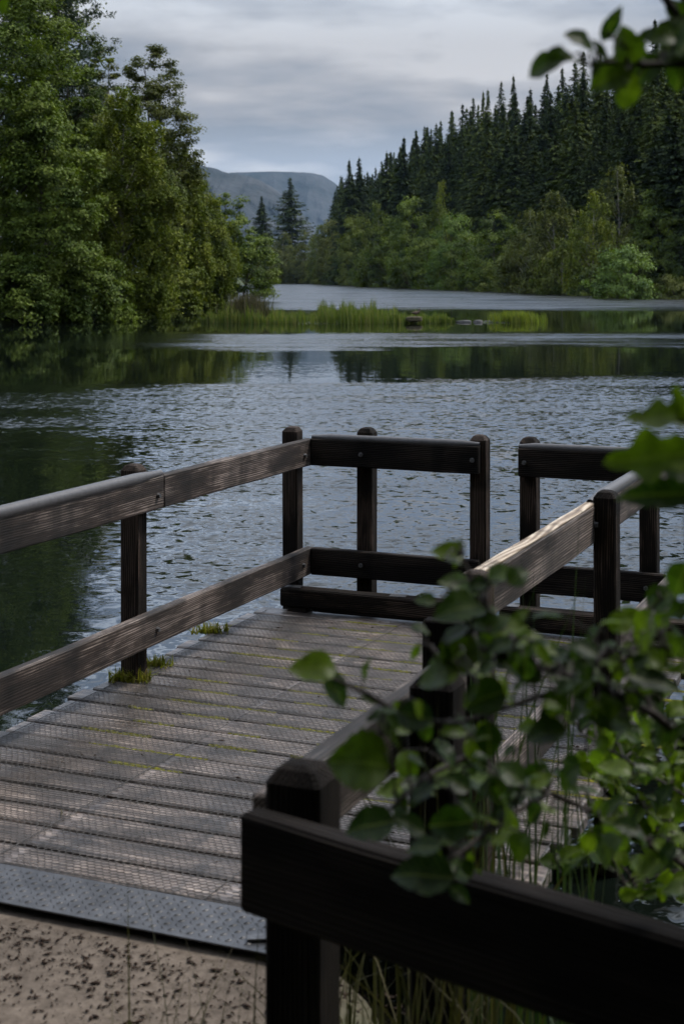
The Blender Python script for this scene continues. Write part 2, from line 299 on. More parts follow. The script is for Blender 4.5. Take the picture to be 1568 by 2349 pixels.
def water_mat():
    m, t, b = new_mat('lake_water'); K = t.links.new
    g = N(t, 'ShaderNodeNewGeometry'); sp = N(t, 'ShaderNodeSeparateXYZ'); K(g.outputs['Position'], sp.inputs[0])
    # wind lanes: where the breeze roughens the lake and where it lies calm
    mp = N(t, 'ShaderNodeMapping'); mp.inputs['Scale'].default_value = (0.035, 0.05, 1); K(g.outputs['Position'], mp.inputs[0])
    ln = N(t, 'ShaderNodeTexNoise', i_Scale=1.0, i_Detail=6.0, i_Roughness=0.62); K(mp.outputs[0], ln.inputs[0])
    m5 = N(t, 'ShaderNodeMapping'); m5.inputs['Scale'].default_value = (0.10, 0.55, 1); K(g.outputs['Position'], m5.inputs[0])
    st = N(t, 'ShaderNodeTexNoise', i_Scale=1.0, i_Detail=5.0, i_Roughness=0.65); K(m5.outputs[0], st.inputs[0])
    yy = math_n(t, 'ADD', sp.outputs[1], math_n(t, 'MULTIPLY', math_n(t, 'SUBTRACT', ln.outputs[0], 0.5), 24.0))
    yy = math_n(t, 'ADD', yy, math_n(t, 'MULTIPLY', math_n(t, 'SUBTRACT', st.outputs[0], 0.5), 13.0))
    yy = math_n(t, 'SUBTRACT', yy, math_n(t, 'MULTIPLY', sp.outputs[0], 0.12))
    lane = ramp(t, [(0.0, 0.95), (0.06, 0.85), (0.160, 0.7), (0.180, 0.03), (0.245, 0.03), (0.262, 0.6), (0.305, 0.6), (0.322, 0.02), (0.50, 0.02), (0.56, 0.8), (1.0, 0.8)])
    K(math_n(t, 'DIVIDE', yy, 200.0), lane.inputs[0])
    # sheltered water under the left bank
    shel = ramp(t, [(0.30, 0.0), (0.46, 1.0)])
    K(math_n(t, 'ADD', math_n(t, 'MULTIPLY', sp.outputs[0], 0.028), math_n(t, 'MULTIPLY_ADD', ln.outputs[0], 0.2)), shel.inputs[0])
    band = ramp(t, [(0.085, 0.0), (0.115, 1.0), (0.165, 1.0), (0.19, 0.0)]); K(math_n(t, 'DIVIDE', yy, 200.0), band.inputs[0])
    lee = ramp(t, [(0.34, 0.07), (0.56, 1.0)])
    le = math_n(t, 'ADD', sp.outputs[0], math_n(t, 'MULTIPLY', sp.outputs[1], 0.15))
    K(math_n(t, 'ADD', math_n(t, 'MULTIPLY', le, 0.22), math_n(t, 'MULTIPLY_ADD', ln.outputs[0], 0.5)), lee.inputs[0])
    lee.inputs[0].links[0].from_node.inputs[1].links[0].from_node.inputs[2].default_value = 0.18
    isnear = ramp(t, [(0.12, 1.0), (0.16, 0.0)]); K(math_n(t, 'DIVIDE', sp.outputs[1], 200.0), isnear.inputs[0])
    near_ = math_n(t, 'MAXIMUM', band.outputs[0], math_n(t, 'MULTIPLY', lee.outputs[0], isnear.outputs[0]))
    far = ramp(t, [(0.60, 0.0), (0.75, 1.0)]); K(math_n(t, 'DIVIDE', sp.outputs[1], 200.0), far.inputs[0])
    open_ = math_n(t, 'MAXIMUM', math_n(t, 'MAXIMUM', math_n(t, 'MULTIPLY', shel.outputs[0], math_n(t, 'SUBTRACT', 1.0, isnear.outputs[0])), near_), far.outputs[0])
    amp = math_n(t, 'MULTIPLY', lane.outputs[0], open_)
    sr = ramp(t, [(0.36, 0.35), (0.60, 1.25)]); K(st.outputs[0], sr.inputs[0])
    amp = math_n(t, 'MAXIMUM', math_n(t, 'MULTIPLY', amp, sr.outputs[0]), 0.012)
    # ripples
    def slopes(sc, rot, scale, det, rough):
        m1 = N(t, 'ShaderNodeMapping'); m1.inputs['Scale'].default_value = (*sc, 1); m1.inputs['Rotation'].default_value = (0, 0, R(rot)); K(g.outputs['Position'], m1.inputs[0])
        r1 = N(t, 'ShaderNodeTexNoise', i_Scale=scale, i_Detail=det, i_Roughness=rough, i_Distortion=0.6); K(m1.outputs[0], r1.inputs[0])
        s1 = N(t, 'ShaderNodeVectorMath', operation='SUBTRACT'); K(r1.outputs['Color'], s1.inputs[0]); s1.inputs[1].default_value = (0.5, 0.5, 0.5)
        return s1.outputs[0]
    va = slopes((3.4, 3.6), 7, 2.2, 2.0, 0.6); vb = slopes((1.2, 1.7), -14, 0.9, 1.0, 0.5)
    ma = N(t, 'ShaderNodeVectorMath', operation='MULTIPLY'); K(va, ma.inputs[0]); ma.inputs[1].default_value = (0.60, 1.10, 0)
    mb = N(t, 'ShaderNodeVectorMath', operation='MULTIPLY'); K(vb, mb.inputs[0]); mb.inputs[1].default_value = (0.15, 0.28, 0)
    ms = N(t, 'ShaderNodeVectorMath', operation='ADD'); K(ma.outputs[0], ms.inputs[0])
    mc = N(t, 'ShaderNodeVectorMath', operation='ADD'); K(mb.outputs[0], mc.inputs[0]); mc.inputs[1].default_value = (0.0, -0.085, 0.0)   # mean slope tilted towards the viewpoint so the ripples mirror more sky
    K(mc.outputs[0], ms.inputs[1])
    sc_ = N(t, 'ShaderNodeVectorMath', operation='SCALE'); K(ms.outputs[0], sc_.inputs[0])
    fade = ramp(t, [(0.10, 1.0), (0.28, 0.7), (0.5, 0.75)]); K(math_n(t, 'DIVIDE', sp.outputs[1], 200.0), fade.inputs[0]); K(math_n(t, 'MULTIPLY', amp, fade.outputs[0]), sc_.inputs[3])
    ad = N(t, 'ShaderNodeVectorMath', operation='ADD'); K(sc_.outputs[0], ad.inputs[0]); ad.inputs[1].default_value = (0, 0, 1)
    bp = N(t, 'ShaderNodeVectorMath', operation='NORMALIZE'); K(ad.outputs[0], bp.inputs[0])
    # beyond the ripples one can tell apart, the breeze shows as a rougher sheen
    sheen = ramp(t, [(0.04, 0.06), (0.15, 0.16), (0.30, 0.33), (0.60, 0.40)]); K(math_n(t, 'DIVIDE', sp.outputs[1], 200.0), sheen.inputs[0])
    K(math_n(t, 'ADD', math_n(t, 'MULTIPLY', math_n(t, 'MINIMUM', amp, 1.0), sheen.outputs[0]), 0.02), b.inputs['Roughness'])
    setp(b, Base_Color=(0.0035, 0.0055, 0.004), IOR=1.333, Specular_IOR_Level=0.5)
    K(bp.outputs[0], b.inputs['Normal'])
    return m
M['water'] = water_mat()

# ------------------------------------------------------------------ the ground: one sheet with the lake basin sunk in it
LAKE = [(-3.2, 4.4), (-9, 5.2), (-19, 16), (-24, 34), (-23, 55), (-17.3, 73), (-15.6, 81), (-14.2, 96), (-15.2, 122), (-13.5, 146),
        (-17, 205), (-27, 330), (-30, 470), (-20, 535), (2, 545), (13, 470), (20, 385), (28, 314), (36, 226), (41, 184),
        (62, 150), (74, 100), (60, 48), (26, 16), (9, 7.5), (2.6, 4.6), (0.9, 4.35), (-1.2, 4.5)]
LP = np.array(LAKE)
def sdist(P):
    """signed distance to the shoreline: negative on the lake"""
    A = LP; B = np.roll(LP, -1, 0); best = np.full(len(P), 1e18); ins = np.zeros(len(P), bool)
    for a, b in zip(A, B):
        ab = b - a; t = np.clip(((P - a) @ ab) / (ab @ ab), 0, 1)
        q = P - (a + t[:, None] * ab); best = np.minimum(best, (q * q).sum(1))
        c = ((a[1] > P[:, 1]) != (b[1] > P[:, 1]))
        with np.errstate(divide='ignore', invalid='ignore'):
            xi = (b[0] - a[0]) * (P[:, 1] - a[1]) / (b[1] - a[1]) + a[0]
        ins ^= c & (P[:, 0] < xi)
    return np.where(ins, -1, 1) * np.sqrt(best)
def smooth(e0, e1, x):
    t = np.clip((x - e0) / (e1 - e0), 0, 1); return t * t * (3 - 2 * t)
TH = R(22.6); SI, CO = math.sin(TH), math.cos(TH)
def ground_z(P):
    P = np.asarray(P, float).reshape(-1, 2); x, y = P[:, 0], P[:, 1]
    s = sdist(P)
    near = 1 - smooth(8, 16, np.hypot(x, y))
    right = smooth(3, 24, x) * smooth(90, 150, y) * (1 - smooth(480, 640, y))
    slope = 0.05 + 0.42 * right
    out = WATER_Z + 0.12 + slope * np.minimum(s, 25) + (0.04 + 0.26 * right) * np.clip(s - 25, 0, 95)
    out += 0.55 * np.clip(s, 0, 2) * (1 - near) * (1 - smooth(440, 500, y))
    nb = WATER_Z + np.clip(s, 0, 0.75) * 0.70
    out = out * (1 - near) + nb * near
    ins = WATER_Z + np.maximum(s * 0.8, -2.2)
    z = np.where(s > 0, out, ins)
    # the grassy hill at the head of the lake
    z += np.where(s > 0, 78 * np.exp(-(((x - 95) / 75) ** 2 + ((y - 880) / 120) ** 2)) * smooth(0, 150, s), 0)
    # the levelled sandy path in front of the jetty
    a = x * SI + y * CO; b = x * CO - y * SI
    path = smooth(0.10, -0.30, b + 1.38) * smooth(3.86, 3.80, a) * near
    z = z * (1 - path) + (-0.025) * path
    return z, path
nx, ny = 300, 330
tx = np.linspace(-1, 1, nx); ty = np.linspace(-0.78, 1, ny)
gx = np.sinh(tx * 8.9) * 1.0 - 0.6; gy = np.sinh(ty * 9.2) * 1.0 + 3.4
GX, GY = np.meshgrid(gx, gy); P = np.stack([GX.ravel(), GY.ravel()], 1)
Z, PATH = ground_z(P)
rg = np.random.default_rng(3)
Z = Z + rg.normal(0, 1, len(Z)) * np.where(np.hypot(P[:, 0], P[:, 1]) < 14, 0.006 * (1 - PATH), 0.0)
idx = np.arange(nx * ny).reshape(ny, nx)
Q = np.stack([idx[:-1, :-1], idx[:-1, 1:], idx[1:, 1:], idx[1:, :-1]], -1).reshape(-1, 4)
g = obj('ground', mesh_np('ground', np.column_stack([P, Z]), Q, tint=PATH, smooth=True), M['ground'])
tag(g, 'sandy path by the jetty, wooded banks and grassy hill round the lake', kind='structure')
def gz(x, y): return float(ground_z([(x, y)])[0][0])

wv = np.array([(-400, -30, WATER_Z), (400, -30, WATER_Z), (400, 700, WATER_Z), (-400, 700, WATER_Z)], np.float32)
wo = obj('lake', mesh_np('lake', wv, [(0, 1, 2, 3)]), M['water'])
tag(wo, 'dark lake water with wind ripples and calm reflecting lanes', kind='structure')

# ------------------------------------------------------------------ mountains
M['mountain'] = plain_mat('mountain_grass_rock', (0.014, 0.020, 0.020), (0.052, 0.054, 0.056), 0.006, 0.95, 0, 0.1, 0.9, 10.0, 40.0)
def ridge(name, d, prof, depth, label, seed):
    """a mountain ridge whose crest follows (u, v) points at depth d, falling away on both sides"""
    us = np.linspace(prof[0][0], prof[-1][0], 120)
    vs = np.interp(us, [p[0] for p in prof], [p[1] for p in prof])
    rg = np.random.default_rng(seed); V = []; nb = 22
    nz = np.cumsum(rg.normal(0, 1, 120)); nz = (nz - np.linspace(nz[0], nz[-1], 120)) * 1.4
    for j in range(nb):
        f = (j / (nb - 1)) * 2 - 1          # -1 near foot, +1 far foot
        k = 1 - abs(f) ** 0.85
        gul = rg.normal(0, 1, 120); gul = np.convolve(gul, np.ones(9) / 9, 'same') * 60 * math.sin(math.pi * k)
        for i in range(120):
            h = hz(vs[i], d) + nz[i] * 0.6
            V.append((ux(us[i], d) + gul[i], d + f * depth + gul[i] * 2, -5 + (h + 5) * max(k, 0)))
    idx = np.arange(nb * 120).reshape(nb, 120)
    Q = np.stack([idx[:-1, :-1], idx[:-1, 1:], idx[1:, 1:], idx[1:, :-1]], -1).reshape(-1, 4)
    return tag(obj(name, mesh_np(name, V, Q, smooth=True), M['mountain']), label, kind='structure')
ridge('mountain', 8000, [(250, 420), (330, 395), (430, 388), (500, 378), (560, 375), (640, 377), (715, 379), (738, 384), (760, 398), (800, 428), (860, 480), (930, 560)], 1200,
      'flat-topped blue-grey mountain at the head of the lake', 5)
ridge('mountain_spur', 5200, [(250, 330), (400, 350), (462, 367), (480, 371), (520, 384), (560, 392), (600, 402), (640, 432), (690, 480), (760, 570), (800, 630)], 900,
      'nearer mountain shoulder sloping down behind the left bank trees', 6)

# ------------------------------------------------------------------ trees
def leaf_quads(C, Nrm, size, rg, asp=0.62, droop=None):
    n = len(C)
    Nrm = Nrm / np.maximum(np.linalg.norm(Nrm, axis=1, keepdims=True), 1e-6)
    t = rg.normal(0, 1, (n, 3)) if droop is None else droop + rg.normal(0, 0.35, (n, 3))
    t -= (t * Nrm).sum(1, keepdims=True) * Nrm; t /= np.maximum(np.linalg.norm(t, axis=1, keepdims=True), 1e-6)
    s = np.cross(Nrm, t); h = size[:, None] * 0.5
    V = np.empty((n, 4, 3)); V[:, 0] = C - t * h; V[:, 1] = C + s * h * asp + Nrm * h * 0.12; V[:, 2] = C + t * h; V[:, 3] = C - s * h * asp + Nrm * h * 0.12
    return V.reshape(-1, 3), np.arange(n * 4).reshape(n, 4)
PROFILES = {
    'round': lambda t: np.sqrt(np.clip(1 - (2 * t - 0.9) ** 2 * 0.82, 0.03, 1)),
    'birch': lambda t: np.clip(np.sin(np.pi * np.clip(t * 0.86 + 0.14, 0, 1)) ** 0.8, 0.06, 1) * (1 - 0.25 * t),
    'tall': lambda t: np.clip(np.sin(np.pi * (t * 0.8 + 0.16)) ** 0.7, 0.08, 1),
    'bush': lambda t: np.sqrt(np.clip(1 - t ** 2.2, 0.02, 1)),
}
def broadleaf(h, r, z0, prof, nclump, nleaf, lsize, seed, weep=0.0, clump=0.2, lean=(0, 0), open_=0.0):
    """-> (crown mesh data, trunk mesh data); crown from z0 to h, widest radius r"""
    rg = np.random.default_rng(seed); pf = PROFILES[prof]
    tt = rg.random(nclump * 4); keep = rg.random(len(tt)) < pf(tt) ** 1.3 + 0.05; tt = tt[keep][:nclump]; n = len(tt)
    an = rg.random(n) * 2 * np.pi
    lob = 1 + 0.20 * np.sin(an * 3 + rg.random() * 6) + 0.14 * np.sin(an * 5 + tt * 9 + rg.random() * 6)
    fr = 0.35 + 0.65 * rg.random(n) ** 0.42
    rad = r * pf(tt) * lob * fr
    C = np.column_stack([np.cos(an) * rad + lean[0] * tt, np.sin(an) * rad + lean[1] * tt, z0 + tt * (h - z0)])
    csz = r * clump * (0.6 + 0.8 * rg.random(n))
    ctint = np.clip(0.5 + 0.24 * rg.normal(0, 1, n), 0, 1)
    m = nleaf // n
    u = rg.normal(0, 1, (n, m, 3)); u /= np.linalg.norm(u, axis=2, keepdims=True); rr = rg.random((n, m, 1)) ** 0.62 * 1.15
    off = u * rr * csz[:, None, None] * np.array([1.15, 1.15, 0.62])
    if weep:
        k = 5 + int(m / 14); st = rg.integers(0, k, (n, m))
        sx = rg.normal(0, 0.55, (n, k, 2)) * csz[:, None, None]; ln = rg.random((n, m)) ** 0.8
        sl = (0.6 + 0.9 * rg.random((n, k))) * weep
        ii = np.arange(n)[:, None]
        off = np.dstack([sx[ii, st, 0] * (1 + 0.25 * ln), sx[ii, st, 1] * (1 + 0.25 * ln), csz[:, None] * 0.35 - ln * sl[ii, st] - 0.15 * (sx[ii, st] ** 2).sum(2)])
        off += rg.normal(0, 0.07, off.shape)
    out = C - np.array([lean[0] * 0.5, lean[1] * 0.5, z0 + 0.35 * (h - z0)]); out /= np.linalg.norm(out, axis=1, keepdims=True)
    Nr = rg.normal(0, 0.55, (n, m, 3)) + np.array([0, 0, 0.75]) + 0.55 * out[:, None, :] + 0.5 * u * (0 if weep else 1)
    P = (C[:, None, :] + off).reshape(-1, 3); Nr = Nr.reshape(-1, 3)
    sz = lsize * (0.65 + 0.7 * rg.random(len(P)))
    dr = np.tile(np.array([0.0, 0, -1.0]), (len(P), 1)) if weep else None
    V, Qd = leaf_quads(P, Nr, sz, rg, 0.66, dr)
    tint = np.repeat(np.clip(np.repeat(ctint, m) + rg.normal(0, 0.10, len(P)), 0, 1), 4)
    parts = []
    nseg = 9; tr = max(0.06, h * 0.0115)
    tp = []; ph = rg.random() * 6
    for i in range(nseg + 1):
        q = i / nseg; zc = -0.4 + q * (h * 0.93 + 0.4); tq = np.clip((zc - z0) / (h - z0), 0, 1)
        tp.append((lean[0] * tq + 0.02 * h * math.sin(q * 4 + ph) * q, lean[1] * tq + 0.02 * h * math.cos(q * 3 + ph) * q, zc))
    parts.append(tube_np(tp, [tr * (1.15 - 1.05 * i / nseg) * (1.35 if i == 0 else 1) for i in range(nseg + 1)], 7))
    for i in rg.permutation(n)[:26]:
        c = C[i]; zb = max(h * 0.1, c[2] - np.hypot(c[0], c[1]) * (0.55 + 0.6 * rg.random())); q = (zb + 0.4) / (h * 0.93 + 0.4)
        f = min(max(q, 0.02), 0.97) * nseg; k = int(f); b0 = np.array(tp[k]) * (1 - f + k) + np.array(tp[min(k + 1, nseg)]) * (f - k)
        mid = b0 * 0.45 + c * 0.55 + np.array([0, 0, 0.06 * h * rg.random()])
        rb = tr * (1.1 - q) * 0.42 + 0.012
        parts.append(tube_np([b0, mid, c], [rb, rb * 0.62, rb * 0.2], 5))
    return (V, Qd, tint), join_np(parts)
def tree_meshes(kind, *a, **k):
    (V, Qd, tint), (TV, TQ) = broadleaf(*a, **k)
    return mesh_np('crown', V, Qd, tint), mesh_np('trunk', TV, TQ, smooth=True)
def plant(name, meshes, leaf, bark, loc, rotz=0, scale=1.0, label='', cat='tree', group=None):
    e = empty(name, loc, (0, 0, rotz)); e.scale = scale if hasattr(scale, '__len__') else (scale,) * 3
    tag(e, label, cat, group)
    obj('crown', meshes[0], leaf, e); obj('trunk', meshes[1], bark, e)
    return e
def tree_at(name, u, d, vtop, half, vbot, prof, leaf, bark, label, seed, nclump=170, nleaf=26000, lsize=0.20, weep=0, clump=0.2, group=None, cat='tree', lean=(0, 0), rise=0.0):
    """a tree whose crown spans the given part of the frame at depth d"""
    x = ux(u, d); zb = gz(x, d); h = hz(vtop, d) - zb; r = half / F * d; z0 = max(0.3, hz(vbot, d) - zb)
    me = tree_meshes(prof, h, r, z0, prof, nclump, nleaf, lsize, seed, weep=weep, clump=clump, lean=lean)
    return plant(name, me, M[leaf], M[bark], (x, d, zb), 0, 1, label, cat, group)

LB = 'trees on the left bank'
tree_at('alder_tree', -40, 80, -230, 200, 735, 'round', 'leaf_alder', 'bark', 'large dark green alder at the left edge of the frame', 11, 380, 80000, 0.19, clump=0.17, group=LB)
tree_at('alder_tree', 95, 77.5, 250, 125, 738, 'round', 'leaf_alder', 'bark', 'mid green alder in front of the big left trees, low over the water', 12, 210, 42000, 0.18, clump=0.19, group=LB)
tree_at('birch_tree', 288, 86, 195, 130, 720, 'birch', 'leaf_birch', 'birch_bark', 'yellow green weeping birch in the middle of the left bank', 13, 230, 70000, 0.17, weep=0.9, clump=0.17, group=LB)
tree_at('ash_tree', 345, 108, 108, 94, 560, 'tall', 'leaf_olive', 'bark', 'tall thin see-through tree rising above the left bank birches', 14, 240, 40000, 0.19, clump=0.19, group=LB)
tree_at('birch_tree', 415, 112, 325, 78, 690, 'birch', 'leaf_birch', 'birch_bark', 'olive birch just right of the tall thin tree', 15, 180, 46000, 0.19, weep=0.9, clump=0.19, group=LB)
tree_at('birch_tree', 470, 128, 415, 75, 690, 'birch', 'leaf_birch', 'birch_bark', 'small birch with hanging yellowish sprays near the left bank point', 16, 160, 38000, 0.20, weep=0.9, clump=0.19, group=LB)
tree_at('birch_tree', 395, 124, 285, 75, 660, 'birch', 'leaf_olive', 'birch_bark', 'olive tree filling the slope of the left canopy edge', 26, 150, 34000, 0.20, weep=0.8, clump=0.19, group=LB)
tree_at('oak_tree', 512, 150, 430, 60, 660, 'round', 'leaf_alder', 'bark', 'broad green tree at the tip of the left bank', 17, 110, 18000, 0.24, clump=0.22, group=LB)
tree_at('alder_tree', 556, 146, 540, 78, 676, 'bush', 'leaf_alder', 'bark', 'low alder leaning out over the water at the left bank tip', 18, 80, 12000, 0.22, clump=0.2, group=LB, lean=(1.4, 0))
tree_at('alder_tree', 150, 90, 130, 110, 640, 'round', 'leaf_alder', 'bark', 'dark alder crown below the pine at the top left', 25, 170, 26000, 0.2, clump=0.19, group=LB)
tree_at('birch_tree', 238, 104, 108, 58, 560, 'tall', 'leaf_olive', 'birch_bark', 'slender birch top between the pine and the tall thin tree', 27, 150, 24000, 0.19, clump=0.2, group=LB)
tree_at('willow_bush', 200, 79, 560, 90, 741, 'bush', 'leaf_alder', 'bark', 'low leafy bush at the foot of the yellow green birch', 19, 110, 15000, 0.17, clump=0.2, group='bushes on the left waterline', cat='bush')
tree_at('willow_bush', 385, 108, 590, 70, 712, 'bush', 'leaf_birch', 'bark', 'olive bush at the waterline right of the yellow green birch', 20, 90, 13000, 0.19, clump=0.2, group='bushes on the left waterline', cat='bush')
tree_at('willow_bush', 30, 75.5, 600, 95, 748, 'bush', 'leaf_alder', 'bark', 'shaded bush at the waterline on the left edge', 21, 100, 13000, 0.17, clump=0.2, group='bushes on the left waterline', cat='bush')
tree_at('birch_tree', 200, 100, 190, 120, 640, 'round', 'leaf_olive', 'birch_bark', 'dull olive birch filling in behind the yellow green one', 22, 190, 38000, 0.21, clump=0.2, group=LB)
tree_at('alder_tree', 455, 143, 470, 70, 680, 'round', 'leaf_mixed', 'bark', 'dark tree behind the small birches of the left bank', 23, 120, 22000, 0.26, clump=0.22, group=LB)
tree_at('alder_tree', 20, 98, -260, 200, 600, 'round', 'leaf_mixed', 'bark', 'dark tree standing behind the large left alder', 24, 260, 50000, 0.24, clump=0.2, group=LB)

def pine(h, r, z0, seed, n=150, per=150):
    """Scots pine: crooked boughs with needle tufts"""
    rg = np.random.default_rng(seed); parts = []; tp = [(0.02 * h * math.sin(q * 3), 0.015 * h * math.sin(q * 5), -0.4 + q * h) for q in np.linspace(0, 1, 9)]
    parts.append(tube_np(tp, [0.34 * (1.1 - 0.95 * q) for q in np.linspace(0, 1, 9)], 8)); P = []; Nr = []; T = []
    for i in range(78):
        t = (i + rg.random()) / 78; zb = z0 + t * (h - z0) * 0.97; an = i * 2.4 + rg.normal(0, 0.3)
        ln = r * (1 - 0.72 * t ** 1.5) * (0.7 + 0.45 * rg.random()); d = np.array([math.cos(an), math.sin(an), 0])
        p0 = np.array([0, 0, zb]); p1 = p0 + d * ln * 0.5 + [0, 0, -0.04 * ln]; p2 = p0 + d * ln + [0, 0, 0.16 * ln]
        parts.append(tube_np([p0, p1, p2], [0.10 * (1.15 - t), 0.065 * (1.15 - t), 0.02], 5))
        for k in range(15):
            q = 0.22 + 0.78 * rg.random(); c = (p0 * (1 - q) ** 2 + 2 * q * (1 - q) * p1 + q * q * p2) + rg.normal(0, 0.13 * ln, 3) * [1, 1, 0.45]
            s = 0.30 + 0.25 * rg.random(); m = 46; v = rg.normal(0, 1, (m, 3)); v /= np.linalg.norm(v, axis=1, keepdims=True)
            P.append(c + v * s * rg.random((m, 1)) ** 0.5 * [1.2, 1.2, 0.7]); Nr.append(rg.normal(0, 0.6, (m, 3)) + [0, 0, 0.5]); T.append(np.full(m, np.clip(rg.normal(0.5, 0.22), 0, 1)))
    P = np.concatenate(P); Nr = np.concatenate(Nr); T = np.concatenate(T)
    V, Qd = leaf_quads(P, Nr, 0.22 * (0.7 + 0.6 * rg.random(len(P))), rg, 0.34)
    TV, TQ = join_np(parts)
    return mesh_np('crown', V, Qd, np.repeat(T, 4)), mesh_np('trunk', TV, TQ, smooth=True)
x, d = ux(110, 92), 92; zb = gz(x, d)
plant('pine_tree', pine(29, 4.6, 8, 31), M['pine_needle'], M['bark'], (x, d, zb), 0.4, 1, 'tall Scots pine whose dark boughs show at the top left corner', 'tree', LB)
x, d = ux(-60, 96), 96; zb = gz(x, d)
plant('pine_tree', pine(31, 5, 8, 32), M['pine_needle'], M['bark'], (x, d, zb), 1.4, 1, 'second pine further left, cut off by the top left corner', 'tree', LB)

def spruce(h, r, seed, step=0.5, whorl=7, z0=0.06, dens=9, lsz=0.72, droop=0.32, ragged=0.25):
    rg = np.random.default_rng(seed); P = []; T = []; D = []; Nr = []; SZ = []
    z = h * z0
    while z < h * 0.985:
        t = z / h; ln0 = r * (1 - t) ** 0.72 * (0.35 + 0.65 * min(1, (1 - t) * 4.0)) + 0.10
        for k in range(whorl if t < 0.85 else 5):
            an = rg.random() * 6.283; ln = ln0 * (1 - ragged + 2 * ragged * rg.random()); m = max(3, int(dens * (0.4 + ln / r)))
            q = (np.arange(m) + rg.random(m) * 0.8) / m; dirv = np.array([math.cos(an), math.sin(an)])
            sag = -droop * ln * (q ** 1.2) + 0.20 * ln * q ** 3
            side = rg.normal(0, 0.16 * ln, m) * (1.1 - q * 0.6)
            x = dirv[0] * q * ln - dirv[1] * side; y = dirv[1] * q * ln + dirv[0] * side
            P.append(np.column_stack([x, y, z + sag + rg.normal(0, 0.07, m)]))
            D.append(np.column_stack([np.full(m, dirv[0]) + rg.normal(0, 0.35, m), np.full(m, dirv[1]) + rg.normal(0, 0.35, m), np.full(m, -0.35)]))
            Nr.append(np.column_stack([rg.normal(0, 0.35, m), rg.normal(0, 0.35, m), np.ones(m)]) + np.array([dirv[0], dirv[1], 0]) * 0.35)
            T.append(np.full(m, np.clip(rg.normal(0.5, 0.2), 0, 1))); SZ.append(lsz * (0.55 + 0.6 * rg.random(m)) * (0.45 + 0.75 * min(1, ln / r + 0.15)))
        z += step * (0.75 + 0.5 * rg.random()) * (1.0 - 0.45 * t)
    P, T, D, Nr, SZ = map(np.concatenate, (P, T, D, Nr, SZ))
    V, Qd = leaf_quads(P, Nr, SZ, rg, 0.42, D * 3)
    TV, TQ = tube_np([(0, 0, -0.6), (0, 0, h * 0.5), (0, 0, h * 1.0)], [h * 0.014, h * 0.008, 0.025], 6)
    return mesh_np('crown', V, Qd, np.repeat(T, 4)), mesh_np('trunk', np.array(TV), np.array(TQ), smooth=True)
SPR = [spruce(20, (4.2, 5.4, 6.2, 4.8, 5.8, 6.6)[i], 50 + i, dens=16, whorl=9, lsz=0.9, ragged=(0.2, 0.3, 0.38, 0.25, 0.34, 0.22)[i], droop=(0.3, 0.42, 0.2, 0.36, 0.28, 0.45)[i]) for i in range(6)]

# the plantation on the right hillside: skyline read off the photograph
SKY_U = [760, 800, 860, 890, 930, 985, 1030, 1085, 1130, 1190, 1250, 1330, 1420, 1490, 1568, 1700]
SKY_V = [398, 356, 346, 328, 276, 214, 228, 190, 196, 146, 150, 132, 98, 46, 26, 10]
LOW_V = [470, 450, 440, 430, 420, 430, 440, 450, 450, 440, 430, 420, 370, 360, 380, 400]
SHORE = [(2, 545), (13, 470), (20, 385), (28, 314), (36, 226), (41, 184), (52, 165)]
def shore_pt(t):
    i = min(int(t), len(SHORE) - 2); f = t - i
    return SHORE[i][0] * (1 - f) + SHORE[i + 1][0] * f, SHORE[i][1] * (1 - f) + SHORE[i + 1][1] * f
rr = random.Random(21); nsp = 0
SH_U = [770, 796, 878, 960, 1087, 1325, 1541, 1700]; SH_D = [560, 545, 470, 385, 314, 226, 184, 160]
rows = [10, 17, 25, 34, 44, 55, 67, 80]
for ri, off in enumerate(rows):
    u = 768 + rr.uniform(0, 20)
    while u < 1640:
        d = float(np.interp(u, SH_U, SH_D)) + off * (1 + 0.25 * (u < 1000)) + rr.uniform(-3, 3)
        sv = np.interp(u, SKY_U, SKY_V); lv = np.interp(u, SKY_U, LOW_V)
        f = ri / (len(rows) - 1)
        vt = lv + (sv - lv) * (0.30 + 0.70 * f ** 0.75)
        vt += 14 * math.sin(u * 0.031 + 1) + 9 * math.sin(u * 0.083)
        vt += (rr.uniform(-16, 8) if rr.random() < 0.35 else rr.uniform(6, 55)) if f > 0.45 else rr.uniform(-25, 60)
        x = ux(u, d); zb = gz(x, d); h = min(hz(vt, d) - zb, 42)
        if h > 8:
            s = h / 20; sw = s * rr.uniform(0.85, 1.25) if h < 24 else 1.25 * rr.uniform(0.85, 1.2)
            tier = 'front' if f < 0.3 else ('middle' if f < 0.7 else 'skyline')
            span = 'above the far end of the lake' if u < 1000 else ('above the middle of the right shore' if u < 1300 else 'towards the right edge of the frame')
            plant('spruce_tree', rr.choice(SPR), M['needle'], M['conifer_bark'], (x, d, zb - 0.2), rr.uniform(0, 6.28), (sw, sw, s),
                  {'front': 'dark spruce just behind the shore broadleaf trees, ', 'middle': 'dark spruce halfway up the wooded hillside, ', 'skyline': 'spruce on the skyline of the wooded hillside, '}[tier] + span,
                  'tree', tier + ' spruces of the right hillside ' + span); nsp += 1
        u += (3.0 if d < 260 else 3.7) / d * F * rr.uniform(0.75, 1.25)
print('spruces', nsp)
